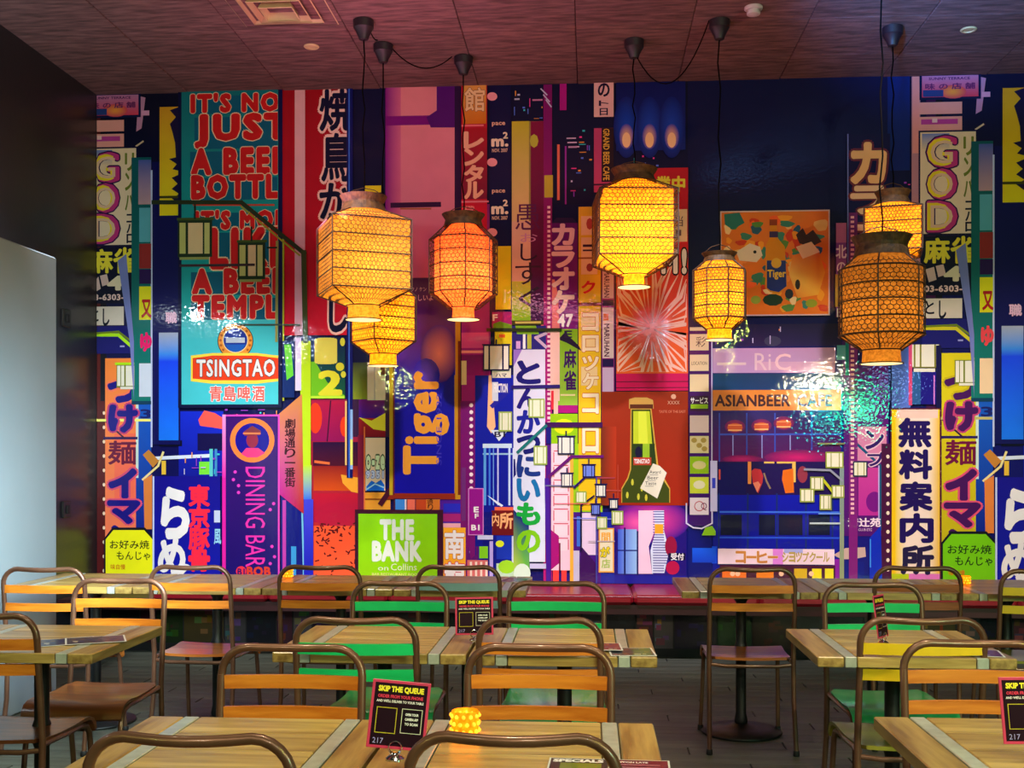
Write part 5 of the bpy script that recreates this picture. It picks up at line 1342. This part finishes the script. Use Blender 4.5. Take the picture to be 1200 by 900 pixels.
random.seed(21)
s = S('printed_scene', 'scattered small neon signs and windows in the dark gaps of the printed street', 666, 172, 676, 174, (200, 150, 200), 6)
NE = [(240, 60, 160), (90, 120, 240), (200, 190, 230), (240, 150, 60), (60, 200, 220), (150, 60, 200)]
for (u0, v0, u1, v1, n_) in ((664, 150, 694, 240, 18), (600, 105, 636, 140, 10), (414, 230, 450, 330, 8), (721, 181, 803, 196, 5), (332, 590, 345, 670, 10), (576, 395, 600, 440, 6), (1044, 210, 1066, 300, 8), (262, 478, 330, 486, 8), (985, 440, 1040, 480, 8), (645, 600, 700, 680, 22), (549, 625, 600, 684, 22), (215, 525, 262, 556, 12), (835, 383, 985, 404, 9)):
    for k in range(n_):
        u, v = random.uniform(u0, u1), random.uniform(v0, v1); ww, hh = random.choice(((6, 1.2), (1.2, 6), (3, 2), (8, 1), (1, 10), (2, 2)))
        s.r(u, v, min(u1, u + ww), min(v1, v + hh), random.choice(NE))
s.done()

# ------------------------------------------------------------------ pictures pasted along the bench front
random.seed(5)
XOFF = 0.0
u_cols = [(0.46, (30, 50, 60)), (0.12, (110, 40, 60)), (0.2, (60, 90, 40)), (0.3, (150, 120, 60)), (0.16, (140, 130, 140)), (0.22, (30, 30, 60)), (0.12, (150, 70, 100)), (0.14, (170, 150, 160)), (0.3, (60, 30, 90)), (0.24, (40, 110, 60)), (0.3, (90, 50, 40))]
x = LX + 0.05; i = 0
while x < 3.3:
    wd, c = u_cols[i % len(u_cols)]
    a = Art(); a.poly([(x, 0.06), (x + wd - 0.01, 0.06), (x + wd - 0.01, 0.325), (x, 0.325)], tuple(k * 0.5 for k in c))  # print colours darkened to paint in the shade under the bench
    for j in range(7):
        x0_, z0_ = random.uniform(x, x + wd - 0.08), random.uniform(0.08, 0.27); ww, hh = random.uniform(0.02, 0.07), random.uniform(0.02, 0.05)
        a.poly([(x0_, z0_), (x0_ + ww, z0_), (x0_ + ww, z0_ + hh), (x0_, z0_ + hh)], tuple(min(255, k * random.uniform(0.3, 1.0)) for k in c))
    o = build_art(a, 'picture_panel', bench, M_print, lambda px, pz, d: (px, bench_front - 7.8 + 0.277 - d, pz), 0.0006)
    x += wd; i += 1


# ------------------------------------------------------------------ small things on the tables
def card(name, label, cat, u, v, z, wd, ht, yaw, roll, face, fill, group=None, lean=8):
    """standing card; (u, v) = pixel of the middle of its lower edge"""
    d = ray(u, v); Z = (CAM_H - z) / ((v - HOR) / F); p = Vector((0, 0, CAM_H)) + d * Z
    root = tag(empty(name, (p.x, p.y, p.z - 0.022), math.radians(yaw)), label, cat, group)
    R_ = Matrix.Rotation(math.radians(-lean), 4, 'X') @ Matrix.Rotation(math.radians(roll), 4, 'Y')
    bd = MB().box(-wd / 2, -0.0015, 0, wd / 2, 0.0015, ht, 0.0008).build('panel', M_pinkcard, root); bd.location.z = 0.022; bd.rotation_euler = R_.to_euler()
    a = Art(); fill(a, wd, ht)
    o = build_art(a, 'printed_face', bd, M_paper, lambda x_, z_, dd: (x_, -0.0017 - dd, z_), 0.0008)
    ring = MB(); n_ = 16
    for off_ in (-0.006, 0.006): ring.tube([(0.014 * math.cos(2 * PI * k / n_), off_, 0.026 + 0.014 * math.sin(2 * PI * k / n_)) for k in range(n_)], 0.0014, 5, True)
    ring.build('clip_ring', M_chrome, root, True)
    MB().lathe([(0.020, 0.0), (0.020, 0.004), (0.012, 0.010), (0.005, 0.012), (0.004, 0.016)], 18).build('base', M_chrome, root, True)
    return root


M_pinkcard = simple('pink_card_edge', (206, 50, 92), 0.4, 0, 0.05)


def atext(a, body, box, c, off=0.02, flip=False):
    x0_, z0_, x1_, z1_ = box; ref, _ = glyphs(body, 0.0); vs, fs = glyphs(body, off)
    X0, X1 = min(p[0] for p in ref), max(p[0] for p in ref); Y0, Y1 = min(p[1] for p in ref), max(p[1] for p in ref)
    a.meshadd([(x0_ + (p[0] - X0) / (X1 - X0) * (x1_ - x0_), z0_ + (p[1] - Y0) / (Y1 - Y0) * (z1_ - z0_), p[2] if len(p) > 2 else 0) for p in vs], fs, c)


def rect(a, x0_, z0_, x1_, z1_, c): a.poly([(x0_, z0_), (x1_, z0_), (x1_, z1_), (x0_, z1_)], c)


def queue_face(a, w_, h_):
    e = 0.006
    rect(a, -w_ / 2 + e, e, w_ / 2 - e, h_ - e, (34, 12, 26))
    W_ = w_ / 2
    atext(a, 'SKIP THE QUEUE', (-W_ + 0.014, h_ * 0.82, W_ - 0.014, h_ * 0.91), (246, 226, 60), 0.06)
    atext(a, 'ORDER FROM YOUR PHONE', (-W_ + 0.014, h_ * 0.74, W_ - 0.014, h_ * 0.785), (226, 60, 90), 0.04)
    atext(a, "AND WE'LL DELIVER TO YOUR TABLE", (-W_ + 0.012, h_ * 0.675, W_ - 0.012, h_ * 0.71), (240, 230, 235), 0.04)
    rect(a, -W_ + 0.014, h_ * 0.22, -0.004, h_ * 0.60, (200, 180, 50)); rect(a, -W_ + 0.0155, h_ * 0.22 + 0.0015, -0.0055, h_ * 0.60 - 0.0015, (34, 12, 26))
    rect(a, 0.006, h_ * 0.24, W_ - 0.012, h_ * 0.60, (226, 220, 200)); rect(a, 0.0072, h_ * 0.24 + 0.0012, W_ - 0.0132, h_ * 0.60 - 0.0012, (24, 8, 20))
    for k, t_ in enumerate(('OPEN YOUR', 'CAMERA APP', 'TO SCAN')): atext(a, t_, (0.014, h_ * (0.50 - 0.07 * k), W_ - 0.02, h_ * (0.535 - 0.07 * k)), (240, 236, 236), 0.05)
    atext(a, '217', (-W_ + 0.012, h_ * 0.07, -W_ + 0.034, h_ * 0.15), (170, 160, 226), 0.0)


card('queue_sign', 'large pink-edged queue sign on the near table beside the amber candle cup', 'sign', 463, 878, 0.79, 0.122, 0.140, 8, 6, None, queue_face, 'queue signs standing on tables')
card('queue_sign', 'pink-edged queue sign at the right end of the left middle table', 'sign', 556, 744, 0.78, 0.134, 0.130, -4, -2, None, queue_face, 'queue signs standing on tables')
card('queue_sign', 'pink-edged queue sign turned edge-on, on the right middle table', 'sign', 1035, 747, 0.78, 0.11, 0.145, 58, 2, None, queue_face, 'queue signs standing on tables')
card('queue_sign', 'pink-edged queue sign cut off by the right picture edge', 'sign', 1213, 872, 0.79, 0.125, 0.14, -8, -3, None, queue_face, 'queue signs standing on tables')


def sheet(name, label, cat, u, v, z, wd, ht, yaw, fill, mat=None, lift=0.0016):
    d = ray(u, v); Z = (CAM_H - z) / ((v - HOR) / F); p = Vector((0, 0, CAM_H)) + d * Z
    root = tag(MB().box(-wd / 2, -ht / 2, 0, wd / 2, ht / 2, 0.0012).build(name, M_white_card, None), label, cat)
    root.location = (p.x, p.y, z); root.rotation_euler = (0, 0, math.radians(yaw))
    a = Art(); fill(a, wd, ht)
    build_art(a, 'printed_face', root, M_paper, lambda x_, y_, dd: (x_, y_, 0.0014 + dd), 0.0006)
    return root


M_white_card = simple('white_card', (214, 214, 214), 0.4, 0, 0.05)


def special_face(a, w_, h_):
    rect(a, -w_ / 2 + 0.004, -h_ / 2 + 0.004, -0.001, h_ / 2 - 0.004, (20, 24, 20)); rect(a, 0.001, -h_ / 2 + 0.004, w_ / 2 - 0.004, h_ / 2 - 0.004, (96, 14, 50))
    rect(a, -w_ * 0.40, -h_ * 0.30, -w_ * 0.06, h_ * 0.30, (110, 120, 20)); atext(a, 'SPECIALS', (-w_ * 0.46, h_ * 0.34, -w_ * 0.05, h_ * 0.44), WH, 0.06)
    atext(a, 'NIPPON LATE', (w_ * 0.05, h_ * 0.36, w_ * 0.32, h_ * 0.41), WH, 0.04)
    for k in range(6): rect(a, w_ * 0.05, h_ * (0.28 - 0.11 * k), w_ * 0.42, h_ * (0.285 - 0.11 * k) + 0.003, (200, 150, 170))


def leaf_face(c1, c2):
    def f(a, w_, h_):
        rect(a, -w_ / 2 + 0.006, -h_ / 2 + 0.006, w_ / 2 - 0.006, h_ / 2 - 0.006, c1)
        rnd = random.Random(3)
        for k in range(16):
            x_, y_ = rnd.uniform(-w_ * 0.42, w_ * 0.30), rnd.uniform(-h_ * 0.42, h_ * 0.32)
            rect(a, x_, y_, x_ + rnd.uniform(0.01, w_ * 0.12), y_ + rnd.uniform(0.008, h_ * 0.1), [c2, (190, 180, 160), (120, 90, 60), (40, 50, 110)][k % 4])
    return f


sheet('menu_sheet', 'menu sheet on the near table, black and green left half and maroon right half', 'menu', 713, 905, 0.7515, 0.255, 0.19, -2, special_face)
sheet('leaflet', 'printed leaflet lying lower left on the left table', 'leaflet', 78, 752, 0.7515, 0.15, 0.20, -58, leaf_face((60, 60, 90), (30, 30, 50)))
sheet('leaflet', 'printed leaflet lying on top, nearer the table edge at left', 'leaflet', 112, 750, 0.7535, 0.15, 0.20, -64, leaf_face((70, 66, 84), (40, 60, 60)))
sheet('menu_sheet', 'dark picture menu lying at the right end of the middle table', 'menu', 740, 764, 0.7515, 0.15, 0.15, 4, leaf_face((40, 50, 60), (90, 90, 70)))
sheet('menu_sheet', 'small maroon menu card lying over the dark picture menu', 'menu', 711, 758, 0.758, 0.10, 0.14, 3, leaf_face((110, 20, 50), (180, 90, 60)))
sheet('menu_sheet', 'flat purple menu lying on the right middle table', 'menu', 1138, 765, 0.7515, 0.19, 0.13, -10, leaf_face((80, 20, 80), (60, 10, 60)))
sheet('menu_sheet', 'small black card at the end of the bench tables beside the red cushions', 'menu', 603, 680, 0.7515, 0.14, 0.20, -12, leaf_face((24, 22, 30), (150, 150, 150)))


def votive(u, v, size, label, power):
    d = ray(u, v); Z = (CAM_H - 0.75) / ((v - HOR) / F); p = Vector((0, 0, CAM_H)) + d * Z
    root = tag(empty('candle_cup', (p.x, p.y, 0.751)), label, 'candle', 'amber glass candle cups')
    r = size / 2; h_ = size * 0.78
    MB().lathe([(r * 0.75, 0), (r * 0.86, h_ * 0.08), (r * 0.9, h_ * 0.9), (r * 0.84, h_), (r * 0.80, h_ * 0.9), (r * 0.78, h_ * 0.12), (0.001, h_ * 0.1)], 28, caps=False).build('glass_cup', M_amber, root, True)
    kb = MB()
    for row in range(3):
        for k in range(12):
            a_ = 2 * PI * (k + 0.5 * (row % 2)) / 12; z_ = h_ * (0.2 + 0.31 * row); rr = r * 0.15
            c_ = (r * 0.90 * math.cos(a_), r * 0.90 * math.sin(a_))
            kb.lathe([(0.0004, -rr), (rr * 0.7, -rr * 0.7), (rr, 0), (rr * 0.7, rr * 0.7), (0.0004, rr)], 7, (c_[0], c_[1], z_))
    kb.build('knobs', M_knob, root, True)
    MB().lathe([(r * 0.6, h_ * 0.12), (r * 0.6, h_ * 0.4), (0.002, h_ * 0.42)], 16).build('candle', M_wax, root, True)
    MB().lathe([(0.0008, h_ * 0.42), (r * 0.13, h_ * 0.52), (r * 0.10, h_ * 0.66), (0.0008, h_ * 0.85)], 8).build('flame', M_flame, root, True)
    l = light('candle_light', 'POINT', (0, 0, 0), power, (1.0, 0.62, 0.2), 0.006); l.parent = root; l.location = (0, 0, h_ * 0.7)
    return root


M_amber = glow_mat('amber_glass', (255, 190, 60), (255, 180, 50), 0.8)
M_knob = glow_mat('amber_glass_knob', (255, 224, 120), (255, 224, 110), 1.0)
M_wax = simple('candle_wax', (250, 220, 170), 0.5)
m, nt, b_ = new_mat('flame'); b_.inputs['Emission Color'].default_value = (1, 0.75, 0.3, 1); b_.inputs['Emission Strength'].default_value = 14
M_flame = m
votive(545, 861, 0.072, 'lit amber glass candle cup on the near table', 0.12)
votive(337, 677, 0.062, 'lit candle cup on the bench tables behind the orange slatted chair', 0.08)
votive(1131, 685, 0.056, 'lit candle cup on the bench table at the right end below the green printed board', 0.08)
